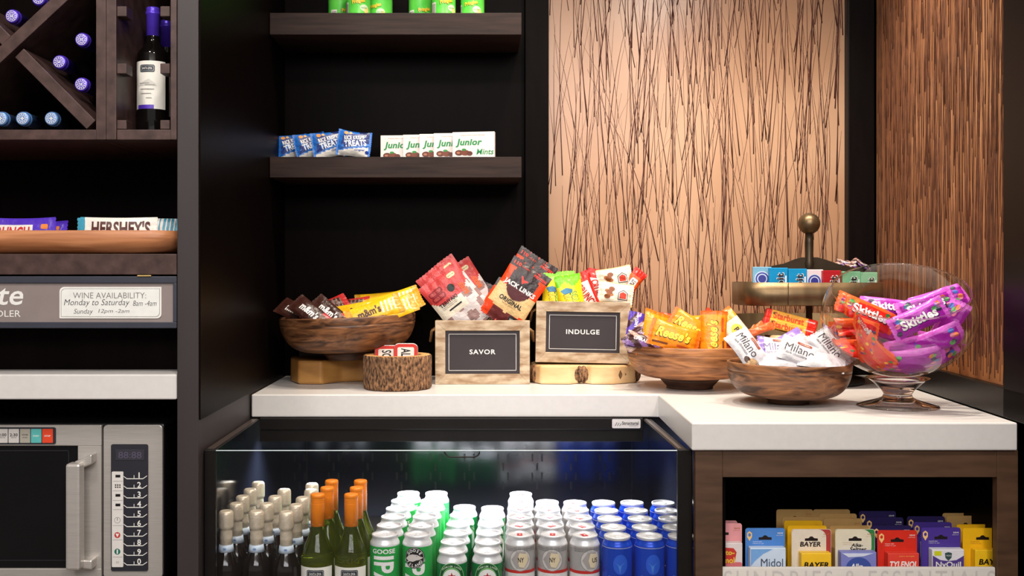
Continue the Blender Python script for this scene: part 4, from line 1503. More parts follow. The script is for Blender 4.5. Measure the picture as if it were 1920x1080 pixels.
crate('wooden_crate', 'whitewashed crate with a chalkboard reading INDULGE, standing on a log slab', 1004, 1180, 566, 680.5, 2.72, 'INDULGE', -2.0, .9, True)


# ---- jerky pouches
def teriyaki(seed):
    p = Pouch(.122, .172, .022, .07, 'z', seed)
    pk_, dk, me, be = foil(196, 66, 66), foil(150, 40, 44), foil(206, 196, 196), foil(222, 214, 196)
    def c(u, v):
        if v > .12 + .5 * max(0, abs(u) - .55): return pk_
        if v > -.30 and u < .45: return be if u < .42 else pk_
        return me if (math.sin(u * 7 + v * 5) + math.sin(v * 11 - u * 3)) > -.4 else foil(150, 120, 116)
    b = p.mb(c, dk, 24, 34)
    f, f2 = p.front(.0006), p.front(.0009)
    for x, z in ((-.030, .034), (-.030, .050)):
        b.poly(rrect(x - .021, x + .021, z - .008, z + .008, .006), f, ink(132, 22, 30))
        b.text('FIELD TRIP', x, z, .034, .0075, f2, ink(206, 96, 96), bold=.02)
    b.poly(ell(.012, .036, .0105, .0105), f, ink(28, 30, 20))
    b.poly(rrect(.020, .044, .058, .070, .005), f, ink(226, 206, 160))
    b.text('grass fed', .032, .064, .018, .004, f2, INK_K)
    b.text('TERIYAKI', -.016, .012, .058, .0105, f, INK_K, bold=.03)
    for z, w_ in ((.003, .05), (-.001, .05)): b.patch(-.044, -.044 + w_, z, z + .0007, f, ink(90, 84, 80), 6, 1)
    b.patch(-.030, .012, -.012, -.008, f, INK_K, 6, 1)
    b.text('BEEF', .040, .016, .036, .014, f, ink(226, 96, 40), rot=90, bold=.06)
    return b.mesh('jerky_pouch')


def jerky(seed):
    p = Pouch(.118, .172, .022, .07, 'z', seed)
    hd, orr, bk_, be, mt = foil(58, 48, 50), foil(232, 66, 24), foil(48, 38, 40), foil(214, 182, 128), foil(108, 44, 44)
    def c(u, v):
        if v > .70: return hd
        if v > -.02 + .16 * abs(u): return orr if abs(u) > .60 else bk_
        if v > -.52 - .12 * (1 - u * u): return be
        return mt if abs(u + .05) < .55 else orr
    b = p.mb(c, orr, 26, 36)
    f, f2, f3 = p.front(.0006), p.front(.0009), p.front(.0012)
    rd = ink(226, 60, 50)
    b.text('110', -.040, .073, .022, .010, f, rd, bold=.05); b.text('CALORIES', -.014, .071, .022, .0035, f, rd)
    b.text('10g', .024, .0765, .012, .005, f, rd, bold=.03); b.text('PROTEIN', .034, .068, .038, .0075, f, rd, bold=.05)
    b.poly([(-.036, .010), (.036, .010), (.040, .022), (.040, .054), (-.040, .054), (-.040, .022)], f, bk_)
    b.poly([(-.030, -.002), (-.018, -.012), (0, -.018), (.018, -.012), (.030, -.002), (.036, .014), (-.036, .014)], f2, ink(78, 26, 32))
    b.poly([(-.013, .048), (-.010, .050), (-.002, .042), (.010, .044), (.012, .042), (.003, .036), (-.001, .030), (-.006, .036)], f2, rd)
    b.text('JACK LINKS', 0, .017, .098, .0165, f3, INK_W, bold=.04)
    b.text('ORIGINAL', 0, -.025, .072, .0125, f, INK_K, bold=.04)
    b.text('BEEF JERKY', 0, -.036, .040, .0045, f, ink(140, 104, 66))
    b.poly(rrect(.018, .050, -.074, -.054, .004), f, INK_K); b.text('NET WT', .034, -.064, .024, .006, f2, INK_W)
    return b.mesh('jerky_pouch')


for i, (fn, px, py, d, roll, lean, yaw, lab) in enumerate([
        (teriyaki, 878, 552, 2.800, 34, 6, 8, 'reddish teriyaki pouch at the back of the left trio, turned to the right'), (teriyaki, 850, 549, 2.772, 38, 5, 0, 'reddish teriyaki pouch in the middle of the left trio'),
        (teriyaki, 855, 565, 2.745, 38, 4, 0, 'frontmost reddish teriyaki pouch, with its meat window over the crate edge'),
        (jerky, 907, 592, 2.805, -24, 8, 0, 'jerky pouch half sunk between the teriyaki pouches and the tilted black ones'), (jerky, 980, 533, 2.785, -33, 6, 0, 'black and orange jerky pouch reaching highest, behind its twin'),
        (jerky, 967, 552, 2.742, -33, 5, 0, 'frontmost black and orange jerky pouch tilted to the right in the crate'), (jerky, 934, 592, 2.765, -36, 4, 0, 'jerky pouch low at the front, mostly behind the crate edge')]):
    spawn(fn(i + 60), 'jerky_pouch', pose(px, py, d, roll, lean, yaw), lab, 'jerky pouch', 'jerky pouches in the SAVOR crate')


# ---- packs in the INDULGE crate
def sour(seed):
    p = Pouch(.072, .125, .026, .12, 'z', seed)
    y, g = foil(238, 216, 30), foil(120, 206, 40)
    b = p.mb(lambda u, v: g if v > .62 - .1 * math.sin(u * 5) else y, y, 20, 30)
    f, f2 = p.front(.0006), p.front(.0010)
    b.poly([(-.028, .024), (-.010, .030), (.006, .024), (.004, .016), (-.020, .014)], f, ink(60, 130, 170))
    for s_, x, z, w_, rot in (('SOUR', .010, -.004, .044, -78), ('PATCH', -.008, -.010, .050, -78)):
        b.text(s_, x, z, w_, .019, f, INK_K, rot=rot, bold=.12)
        b.text(s_, x, z, w_ * .95, .016, f2, ink(180, 230, 70) if s_ == 'SOUR' else ink(250, 220, 60), rot=rot, bold=.05)
    return b.mesh('sour_candy_pack')


def redwhite(seed):
    p = Pouch(.060, .125, .020, .12, 'z', seed)
    w_, r_ = foil(240, 232, 222), foil(206, 34, 30)
    b = p.mb(lambda u, v: r_ if v > .60 or u > .72 else w_, r_, 20, 30)
    f = p.front(.0007)
    b.text('CRUNCH', .002, 0, .070, .022, f, ink(196, 40, 36), rot=-72, bold=.05)
    b.text('caramel', -.014, .004, .05, .008, f, ink(30, 60, 70), rot=-72)
    for x, z in ((.006, -.030), (.014, -.036), (.002, -.040)): b.poly(ell(x, z, .007, .005), p.front(.0009), ink(150, 60, 30))
    return b.mesh('red_and_white_candy_pack')


def cream(seed):
    p = Pouch(.092, .062, .020, .08, 'x', seed)
    w_, c_ = foil(244, 236, 214), foil(226, 196, 140)
    b = p.mb(lambda u, v: c_ if v < -.78 or v > .85 else w_, c_, 28, 18)
    f, f2, f3 = p.front(.0006), p.front(.0009), p.front(.0012)
    for x, z, a in ((-.022, -.010, .008), (-.018, .002, .0085), (-.012, .012, .008), (-.024, .006, .006), (-.012, -.004, .006)): b.poly(ell(x, z, a, a * .8), f2 if a > .007 else f, ink(140, 78, 40) if a > .007 else ink(176, 110, 62))
    b.poly([(.006, -.016), (.032, -.016), (.032, .004), (.019, .013), (.006, .004)], f, ink(60, 56, 60))
    b.poly([(.008, -.014), (.030, -.014), (.030, .003), (.019, .0105), (.008, .003)], f2, W)
    b.poly([(.010, -.012), (.028, -.012), (.028, .002), (.019, .007), (.010, .002)], f3, ink(206, 66, 48))
    return b.mesh('nut_candy_pack')


def redpk(seed):
    p = Pouch(.080, .040, .016, .14, 'x', seed)
    r_, o_ = foil(214, 36, 26), foil(226, 86, 30)
    b = p.mb(lambda u, v: r_ if abs(u) > .5 else o_, r_, 24, 14)
    f = p.front(.0006)
    b.poly(rrect(-.018, .012, -.010, .010, .004), f, W)
    b.text('NUT', -.003, 0, .022, .012, p.front(.0009), ink(60, 40, 40), bold=.04)
    return b.mesh('red_candy_pack')


for i, (fn, nm, px, py, d, roll, lean, yaw, lab) in enumerate([
        (sour, 'candy_pack', 1056, 553, 2.80, 4, 6, 0, 'yellow and green sour candy pack at the back left of the INDULGE crate'), (sour, 'candy_pack', 1041, 558, 2.765, -4, 4, 0, 'yellow and green sour candy pack at the front left of the INDULGE crate'),
        (sour, 'candy_pack', 1071, 560, 2.750, 10, 4, 6, 'yellow and green sour candy pack leaning left beside the red and white one'),
        (redwhite, 'candy_pack', 1118, 548, 2.81, -6, 5, -10, 'red and white candy pack standing upright at the back, beside the cream packs'), (redwhite, 'candy_pack', 1098, 555, 2.765, 22, 4, 0, 'red and white candy pack leaning left in the middle of the INDULGE crate'),
        (cream, 'candy_pack', 1153, 522, 2.80, 10, 6, 0, 'cream nut candy pack higher up at the back of the INDULGE crate'), (cream, 'candy_pack', 1154, 551, 2.765, -8, 6, 0, 'cream nut candy pack just above the right of the INDULGE board'),
        (redpk, 'candy_pack', 1186, 530, 2.80, 52, 6, 0, 'red candy pack sticking out at the right corner of the INDULGE crate')]):
    spawn(fn(i + 80), nm, pose(px, py, d, roll, lean, yaw), lab, 'candy pack', 'packs in the INDULGE crate')

# ---- bowl of orange packs
bowl('wooden_bowl', 'reddish wooden bowl of orange peanut butter cup packs beside the INDULGE crate', 1293, 2.62, CT + .0004, .157, .110, .058, .078, .028, M_acacia, 0, 70)


def cups(seed, pale=False, end=False, red=False):
    p = Pouch(.120, .066, .022, .1, 'x', seed)
    o1, o2, r1, w1 = foil(246, 144, 20), foil(238, 110, 16), foil(226, 60, 20), foil(236, 214, 190)
    b = p.mb(lambda u, v: r1 if v > .62 and red else (w1 if pale and abs(u) < .5 else (o2 if abs(u) > .84 else o1)), o2, 28, 16)
    f, f2 = p.front(.0006), p.front(.0010)
    if pale:
        b.poly(ell(0, .004, .016, .015), f, ink(240, 190, 60)); b.text('R', 0, .004, None, .014, f2, INK_K, bold=.03)
        return b.mesh('peanut_cup_pack')
    if not end:
        b.text("Reese's", -.004, .004, .086, .030, f, ink(60, 34, 14), bold=.09, shear=.3)
        b.text("Reese's", -.004, .0045, .083, .0265, f2, ink(252, 226, 70), bold=.035, shear=.3)
        b.patch(.010, .044, -.024, -.018, f, ink(200, 80, 20), 6, 1)
        b.patch(-.050, -.012, -.026, -.021, f, ink(120, 60, 30), 6, 1)
    return b.mesh('peanut_cup_pack')


def purplebrown(seed, kind):
    p = Pouch(.082, .042, .016, .14, 'x', seed, .0022)
    a, c_, e_ = ((foil(84, 58, 170), foil(66, 36, 50), foil(190, 160, 210)), (foil(62, 30, 34), foil(176, 140, 130), foil(120, 90, 150)), (foil(150, 120, 170), foil(70, 40, 52), foil(206, 170, 150)))[kind]
    b = p.mb(lambda u, v: a if math.sin(u * 6 + v * 4) > -.1 else (c_ if v > 0 else e_), a, 24, 14)
    b.text('CARAMEL', 0, 0, .05, .010, p.front(.0007), INK_W, bold=.02, shear=.1)
    return b.mesh('caramel_candy_pack')


for i, (me, px, py, d, roll, lean, yaw, lab) in enumerate([
        (cups(1), 1264, 632, 2.50, -17, 12, 0, 'orange cup pack at the front rim, yellow script sloping down'), (cups(2), 1296, 618, 2.58, -32, 14, 0, 'orange cup pack behind the front one, steeply sloping'),
        (cups(3), 1338, 630, 2.535, 88, 10, -6, 'orange cup pack standing on end, its script running upward'), (cups(4, end=True), 1226, 627, 2.575, 72, 12, 15, 'plain orange end of a cup pack at the left of the bowl'),
        (cups(5, red=True), 1282, 613, 2.68, -4, 16, 0, 'orange cup pack with a red top edge at the back of the bowl'), (cups(6, end=True), 1318, 613, 2.66, 3, 16, 0, 'orange cup pack at the back right, upright edge showing'),
        (cups(7, red=True), 1350, 622, 2.62, -38, 20, 0, 'orange cup pack with a red corner pointing right'), (cups(8, pale=True), 1378, 622, 2.585, -55, 18, 0, 'orange cup pack with a pale round emblem at the right rim'),
        (cups(9), 1290, 650, 2.64, 10, 75, 0, 'orange cup pack lying flat underneath the others')]):
    spawn(me, 'candy_pack', pose(px, py, d, roll, lean, yaw), lab, 'candy pack', 'orange packs in the reddish bowl')
for i, (k, px, py, d, roll, lean, yaw, lab) in enumerate([
        (0, 1190, 615, 2.64, 75, 20, 10, 'violet crinkled candy pack sticking up at the left bowl rim'), (1, 1204, 622, 2.60, 40, 22, 0, 'dark brown crinkled candy pack beside the plain orange end'),
        (2, 1198, 634, 2.57, 30, 20, 0, 'lilac and brown crinkled candy pack low at the left rim'), (1, 1206, 641, 2.55, -20, 30, 0, 'dark crinkled candy pack lying lowest at the left rim')]):
    spawn(purplebrown(i + 3, k), 'candy_pack', pose(px, py, d, roll, lean, yaw), lab, 'candy pack', 'crinkled packs in the reddish bowl')

# ---- tiered stand
cx, cd_ = PX(1517, 2.755), 2.755
ts = thing('tiered_stand', 'aged brass two-tier stand with a ball finial behind the cookie bowl', 'stand', (cx, cd_, CT + .0003))
MB().lathe([(.128, 0), (.1385, .003), (.1395, .009), (.1375, .014), (.128, .016), (.02, .018)], mat('black_iron', (26, 24, 24), rough=.45, var=.2, scale=40), 64).build('base', ts)
zc = lambda z: z - CT - .0003
MB().lathe([(.0085, .017), (.0085, zc(1.10)), (.0095, zc(1.19)), (.0098, zc(1.232)), (.0128, zc(1.245)), (.0105, zc(1.252)), (.0115, zc(1.30)), (.0100, zc(1.325))], M_brassdark, 24).build('pole', ts)
MB().sphere((0, 0, zc(1.350)), .0285, M_brass, 32).build('ball_finial', ts)


def tub(a, b, zb, ztop, th, nseg=88, ex=4.0):
    mb = MB()
    vs, fs = [], []

    def ring(s, zf):
        out = []
        for i in range(nseg):
            w = 2 * math.pi * i / nseg
            c, s_ = math.cos(w), math.sin(w)
            k = (abs(c) ** ex + abs(s_) ** ex) ** (-1 / ex)
            out.append(((a - s) * k * c, (b - s) * k * s_, zf(s_) if callable(zf) else zf))
        return out
    rs = [ring(.004, zb), ring(0, zb + .002), ring(0, ztop), ring(th, ztop), ring(th, zb + .006)]
    for r in rs: vs += r
    for k in range(len(rs) - 1):
        for i in range(nseg):
            j = (i + 1) % nseg
            fs.append([k * nseg + i, k * nseg + j, (k + 1) * nseg + j, (k + 1) * nseg + i])
    fs.append(list(range(nseg))[::-1])
    fs.append([4 * nseg + i for i in range(nseg)])
    return mb.add(vs, fs, M_brass, True)


ut = tub(.185, .110, zc(1.1365), zc(1.1955), .0025, ex=3.6)
ut.v = [v + Vector((-.020, -.040, 0)) for v in ut.v]
ut.box(PX(1478, 2.606) - cx - .0006, PX(1478, 2.606) - cx + .0006, -.1506, -.149, zc(1.1385), zc(1.195), M_brassdark, 0)
ut.build('upper_tray', ts)
tub(.195, .175, zc(1.012), lambda s: zc(1.064 + .042 * (.5 + .5 * math.sin(max(-1, min(1, s * 1.6 + .1)) * math.pi / 2))), .0025, ex=3.0).build('lower_tray', ts)
dv = [(PX(p, 2.755) - cx, zc(PZ(q, 2.755))) for p, q in ((1425, 503), (1445, 499), (1470, 494), (1490, 486), (1502, 482.5), (1533, 482.5), (1548, 487), (1572, 495), (1600, 503), (1618, 506))]
MB().prism([(dv[-1][0], zc(1.145)), ] + dv[::-1] + [(dv[0][0], zc(1.145))], -.002, .002, M_brassdark).build('tray_divider', ts)


def gum(colr, kind):
    w, h, t = .047, .090, .013
    b = MB().box(-w / 2, w / 2, 0, t, 0, h, mat('gum_%d_%d_%d' % colr, colr, rough=.22, var=.1, scale=30), .0015)
    f = flat(-.0004)
    if kind == 'ring':
        for k, (q, c_) in enumerate(((.019, ink(206, 220, 236)), (.0165, ink(60, 70, 160)), (.0125, ink(206, 220, 236)), (.010, ink(50, 54, 140)))):
            b.poly(ell(0, .060, q, q), flat(-.0004 - .0003 * k), c_)
    else:
        b.text('orbit', .004, .046, .064, .021, f, W, rot=90, bold=.10)
        b.text('orbit', .004, .046, .061, .018, flat(-.0008), ink(34, 30, 40), rot=90, bold=.03)
        b.patch(.016, .020, .01, .07, f, ink(220, 230, 240), 1, 1)
    return b.mesh('gum_pack')


for i, (colr, kind, pxc, d, yaw, lab) in enumerate([
        ((120, 176, 206), 'ring', 1429, 2.652, -8, 'pale blue gum pack with a round emblem, at the left end'), ((24, 142, 198), 'w', 1460, 2.626, 0, 'left one of two bright blue gum packs'),
        ((24, 142, 198), 'w', 1496, 2.626, 0, 'right one of two bright blue gum packs'), ((226, 214, 220), 'ring', 1527, 2.632, 6, 'white gum pack with a dark blue round emblem'),
        ((172, 34, 42), 'w', 1560, 2.624, 2, 'dark red gum pack in the upper brass tray'), ((126, 190, 150), 'w', 1597, 2.626, 4, 'pale green gum pack next to the dark red one'),
        ((126, 190, 150), 'w', 1630, 2.66, 12, 'pale green gum pack at the right end, seen through the glass bowl')]):
    spawn(gum(colr, kind), 'gum_pack', Matrix.Translation((PX(pxc, d), d, PZ(500.5 + .05 * (pxc - 1430), d) - .090)) @ Matrix.Rotation(R(yaw), 4, 'Z'), lab, 'gum pack', 'gum packs in the upper tray')
for i, (px, py, roll) in enumerate([(1566, 499, 20), (1585, 494, -15), (1604, 492, 30), (1598, 500, 5), (1618, 498, -30), (1577, 503, 0)]):
    spawn(purplebrown(40 + i, 1), 'toffee', pose(px, py, 2.79 + .012 * (i % 3), roll, 40, 10 * i) @ Matrix.Scale(.55, 4), 'small dark brown wrapped toffee behind the gum packs', 'candy', 'brown toffees in the upper tray')


def stick(nm):
    L, H, T = .132, .024, .020
    b = MB().box(-L / 2 + .006, L / 2 - .006, 0, T, -H / 2, H / 2, foil(244, 178, 66), .003)
    rd = foil(214, 40, 24)
    b.box(-L / 2, -L / 2 + .017, -.0004, T + .0004, -H / 2 - .0006, H / 2 + .0006, rd, .004)
    b.box(L * .28, L / 2, -.0004, T + .0004, -H / 2 - .0004, H / 2 + .0004, rd, .004)
    f = flat(-.0008)
    b.text('Starburst', -.008, -.001, .078, .0165, f, ink(206, 74, 20), bold=.07)
    b.text('original', .046, .003, .024, .006, f, W, bold=.02)
    b.poly(ell(-.047, .003, .003, .003, 10), f, ink(80, 130, 40))
    return b.mesh(nm)


sm_ = stick('fruit_chew_stick')
spawn(sm_, 'fruit_chew_stick', pose(1485, 598, 2.615, -15, 10, 0), 'orange and red fruit chew stick, the upper of two', 'candy', 'fruit chew sticks')
spawn(sm_, 'fruit_chew_stick', pose(1481, 614, 2.602, -15, 10, 0), 'orange and red fruit chew stick, the lower of two', 'candy', 'fruit chew sticks')
for i, (px, py, roll, lab) in enumerate([(1412, 622, 35, 'upper plain orange wrapper at the left of the lower tray'), (1404, 632, 48, 'lower plain orange wrapper at the left of the lower tray'), (1425, 618, 20, 'plain orange wrapper touching the fruit chew sticks')]):
    p = Pouch(.070, .022, .014, .16, 'x', 90 + i, .002)
    spawn(p.mb(lambda u, v: foil(226, 104, 52), foil(206, 84, 40), 22, 10).mesh('orange_wrapper'), 'candy_wrapper', pose(px, py, 2.60 - .012 * i, roll, 20, 0), lab, 'candy', 'orange wrappers in the lower tray')

# ---- cookie bowl
bowl('wooden_bowl', 'brown wooden bowl of white cookie packs at the front of the worktop', 1478, 2.32, CT + .0004, .135, .092, .045, .052, .014, M_walnut, -.6, 150)


def cookie(seed, lil=0, plain=False):
    p = Pouch(.096, .062, .024, .1, 'x', seed, .002)
    w_, l_ = foil(204, 202, 207), foil(144, 118, 196)
    b = p.mb(lambda u, v: l_ if (lil == 1 and u < -.72) or (lil == 2 and v > .35) else w_, w_, 28, 18)
    f, f2 = p.front(.0006), p.front(.0010)
    c_ = ink(40, 34, 40) if lil == 0 else ink(120, 106, 150)
    if plain: return b.mesh('cookie_pack')
    b.text('Milano', -.006, .002, .062, .020, f, c_, bold=-.005)
    b.text('dark chocolate', -.010, -.013, .046, .006, f, c_)
    b.poly(rrect(-.016, .016, .016, .0235, .002), f, ink(150, 76, 60)).text('cookies', 0, .0198, .020, .004, f2, ink(230, 190, 170))
    b.poly(ell(.033, -.014, .008, .013, 18, -20), f, ink(196, 152, 102)).poly(ell(.033, -.014, .0062, .011, 18, -20), f2, ink(214, 176, 128))
    b.poly(ell(.022, -.020, .008, .006, 16), f2, ink(70, 40, 28))
    return b.mesh('cookie_pack')


for i, (lil, px, py, d, roll, lean, yaw, lab) in enumerate([
        (0, 1502, 664, 2.262, -27, 30, 0, 'white cookie pack in the middle, dark script sloping down'), (1, 1462, 656, 2.315, -4, 34, 0, 'white cookie pack with a lilac left end, behind the middle one'),
        (0, 1556, 656, 2.285, -58, 28, 0, 'white cookie pack at the right, pointing down to the right rim'), (0, 1402, 654, 2.300, -62, 30, 0, 'white cookie pack steeply sloping at the left rim'),
        (2, 1482, 646, 2.36, 30, 35, 0, 'cookie pack whose lilac corner sticks up at the back'), (0, 1466, 677, 2.275, -8, 72, 0, 'white cookie pack lying flat at the front rim'),
        (1, 1428, 664, 2.315, -30, 50, 0, 'white cookie pack with crumpled lilac end low at the left'), (0, 1540, 678, 2.25, -20, 60, 0, 'white cookie pack lying low at the right front rim'),
        (0, 1510, 690, 2.33, 20, 80, 0, 'white cookie pack buried at the bowl bottom')]):
    spawn(cookie(i + 110, lil, i in (4, 5, 6, 7, 8)), 'cookie_pack', pose(px, py, d, roll, lean, yaw), lab, 'cookie pack', 'cookie packs in the front bowl')

# ---- glass bowl of fruit candy
gd = 2.26
gx, gz = PX(1683, gd), PZ(593, gd)
GA, GB = .160, .132
gb_ = thing('glass_bowl', 'clear footed glass globe bowl full of red and purple candy packs', 'glass bowl', (gx, gd, CT + .0003))
nv_ = Vector((-.115, -.44, .78)).normalized()
Rg = nv_.to_track_quat('Z', 'Y').to_matrix().to_4x4()
zz0 = gz - CT - .0003


def globe(a, b, cut0, n=80, m=26):
    prof = []
    for i in range(m + 1):
        t = math.pi - (math.pi - cut0) * i / m
        prof.append((max(1e-6, math.sin(t)), math.cos(t)))
    return prof


cut = R(60)
pr = globe(1, 1, cut)
Mo = Matrix.Translation((0, 0, zz0)) @ Matrix.Diagonal((GA, GA, GB, 1)) @ Rg
MB().lathe(pr, M_globe, 96, Mo, cap=False).build('globe', gb_)
rim = [Mo @ Vector((math.sin(cut) * math.cos(2 * math.pi * i / 72), math.sin(cut) * math.sin(2 * math.pi * i / 72), math.cos(cut))) for i in range(73)]
MB().tube(rim, .0017, M_glass, 10, cap=False).build('rim', gb_)
MB().lathe([(.084, 0), (.0855, .0015), (.083, .004), (.06, .010), (.040, .016), (.031, .021), (.029, .028), (.034, .036), (.048, .050), (.060, .060), (.066, .0632), (.055, .0562), (.035, .042), (.02, .033), (1e-5, .030)][:], M_glass, 64).build('stem_and_foot', gb_)


def fruit(seed, colr, txt):
    p = Pouch(.118, .050, .018, .1, 'x', seed, .002)
    a, c_ = (foil(226, 36, 26), foil(238, 96, 40)) if colr == 'r' else (foil(160, 30, 160), foil(206, 90, 200))
    b = p.mb(lambda u, v: c_ if v > .55 or abs(u) > .85 else a, c_, 28, 14)
    f, f2 = p.front(.0006), p.front(.0011)
    cs = [ink(60, 140, 70), ink(236, 190, 50), ink(240, 120, 40), ink(110, 50, 150), ink(220, 60, 60)] if colr == 'r' else [ink(60, 50, 80), ink(90, 160, 90), ink(230, 130, 160), ink(70, 110, 190), ink(226, 120, 60)]
    r = random.Random(seed)
    for k in range(9):
        s_ = -1 if k < 4 else 1
        b.poly(ell(s_ * r.uniform(.030, .048), r.uniform(-.016, .016), .006, .005, 12), f, cs[k % 5])
    if txt:
        b.text('Skittles', 0, -.002, .080, .024, f, ink(90, 20, 30) if colr == 'r' else ink(70, 16, 90), bold=.12)
        b.text('Skittles', -.0008, -.0012, .078, .021, f2, W, bold=.06)
    return b.mesh('fruit_candy_pack')


def into_globe(me, M, k=.955):
    """packs press against the inside of the glass"""
    Mi_ = M.inverted()
    c = Vector((gx, gd, gz))
    for v in me.vertices:
        q = M @ v.co - c
        e = math.sqrt((q.x / GA) ** 2 + (q.y / GA) ** 2 + (q.z / GB) ** 2)
        if e > k: v.co = Mi_ @ (c + q * (k / e))
    return me


def gpose(px, py, kf_, roll, lean, yaw):
    u = (px - 1683) * gd / F / GA
    w = (601 - py) * gd / F / GB
    dd = gd - kf_ * GA * math.sqrt(max(0, 1 - u * u - w * w))
    return pose(VX + (px - VX), py, dd, roll, lean, yaw)


gl = [('r', 1, 1602, 611, .80, -20, 4, 24, 'red fruit candy pack at the front left with large white lettering'), ('r', 1, 1630, 588, .45, -24, 15, 10, 'red fruit candy pack just behind the front left one'),
      ('r', 1, 1618, 583, .2, -28, 20, 10, 'orange-red fruit candy pack at the upper left of the heap'), ('p', 1, 1722, 597, .74, 27, 8, -12, 'purple fruit candy pack at the front with large white lettering'),
      ('p', 1, 1735, 573, .45, 20, 15, -10, 'purple fruit candy pack above the lettered front one'), ('p', 0, 1762, 562, .15, 20, 25, -15, 'pink-purple fruit candy pack reaching up to the right rim'),
      ('p', 1, 1668, 578, .1, -8, 30, 0, 'purple fruit candy pack at the middle back of the heap'), ('r', 0, 1606, 646, .84, -24, -12, 24, 'red fruit candy pack low at the left against the glass'),
      ('r', 0, 1645, 668, .82, -34, -25, 8, 'red fruit candy pack sloping down near the bowl bottom'), ('p', 0, 1716, 672, .8, 10, -28, -6, 'purple fruit candy pack lying low at the front middle'),
      ('p', 0, 1752, 640, .80, 24, -8, -20, 'purple fruit candy pack at the right below the lettered one'), ('p', 0, 1775, 612, .6, 62, 0, -35, 'purple fruit candy pack upright against the right side of the glass'),
      ('p', 0, 1745, 676, .7, 40, -30, -12, 'purple fruit candy pack low at the right front'), ('p', 0, 1712, 650, .6, 14, -16, 0, 'purple fruit candy pack below and between the two lettered front packs'),
      ('r', 0, 1622, 682, .8, -30, -35, 15, 'red fruit candy pack lowest at the left of the globe'), ('p', 0, 1716, 690, .8, -6, -45, 0, 'purple fruit candy pack at the very bottom of the globe')]
for i, (c_, tx_, px, py, k, roll, lean, yaw, lab) in enumerate(gl):
    M = gpose(px, py, k, roll, lean, yaw)
    spawn(into_globe(fruit(i + 150, c_, tx_), M), 'candy_pack', M, lab, 'candy pack', 'fruit candy packs in the glass bowl')
rg = random.Random(12)
for i in range(14):
    px, py = rg.uniform(1600, 1770), rg.uniform(595, 668)
    c_ = 'r' if px < 1680 else 'p'
    M = gpose(px, py, rg.uniform(-.6, .35), rg.uniform(-30, 30), rg.uniform(-40, 60), rg.uniform(-60, 60))
    spawn(into_globe(fruit(i + 180, c_, 0), M), 'candy_pack', M, ('red' if c_ == 'r' else 'purple') + ' fruit candy pack jumbled behind others in the glass bowl', 'candy pack',
          ('red' if c_ == 'r' else 'purple') + ' packs jumbled deep in the glass bowl')

# ================================================================== CANDY BARS IN THE LONG TRAY
def bar(kind, L=.154, H=.054, T=.013):
    p = Pouch(L, H, T, .05, 'x', 5 + len(kind), .0008)
    tl, wh, pu, rd = foil(70, 160, 190), foil(240, 234, 224), foil(84, 52, 190), ink(206, 50, 46)
    if kind == 'cream':
        b = p.mb(lambda u, v: tl if u < -.88 else wh, tl, 34, 14)
        b.text("HERSHEY'S", .006, .003, .118, .032, p.front(.0006), ink(86, 44, 40), bold=.035)
    elif kind == 'teal':
        b = p.mb(lambda u, v: tl if math.sin(u * 60) > -.3 else wh, tl, 60, 12)
    else:
        b = p.mb(lambda u, v: wh if -.75 < u < .42 and v < .42 else pu, pu, 34, 14)
        b.text('CRUNCH', -.014, -.006, .080, .027, p.front(.0006), rd, bold=.06, shear=.12)
        b.poly(rrect(.048, .062, .002, .013, .003), p.front(.0006), ink(226, 130, 50))
    return b.mesh('candy_bar')


bc, bt_, bp = bar('cream'), bar('teal'), bar('violet')
zfl = zs + .0225
for me, px, d, yaw, lean, roll, lab in ((bc, 222, 2.110, 2, 6, 0, 'cream candy bar with a teal end standing in the tray, big brown lettering'), (bt_, 262, 2.165, -2, 10, -1, 'teal striped candy bar peeping out behind the right end of the cream bar'),
                                        (bc, 216, 2.138, 3, 8, 0, 'cream candy bar with teal end directly behind the lettered front one'), (bp, 34, 2.110, 1, 8, 0, 'violet and white candy bar with red lettering standing in the tray'),
                                        (bp, 58, 2.165, -3, 24, -1, 'violet candy bar leaning behind the lettered violet and white one')):
    M = pose(px, 420, d, roll, lean, yaw)
    o = spawn(me, 'candy_bar', M, lab, 'candy bar', 'candy bars in the long tray')
    o.matrix_world = Matrix.Translation((0, 0, zfl - smooth_min_z(me, M))) @ M


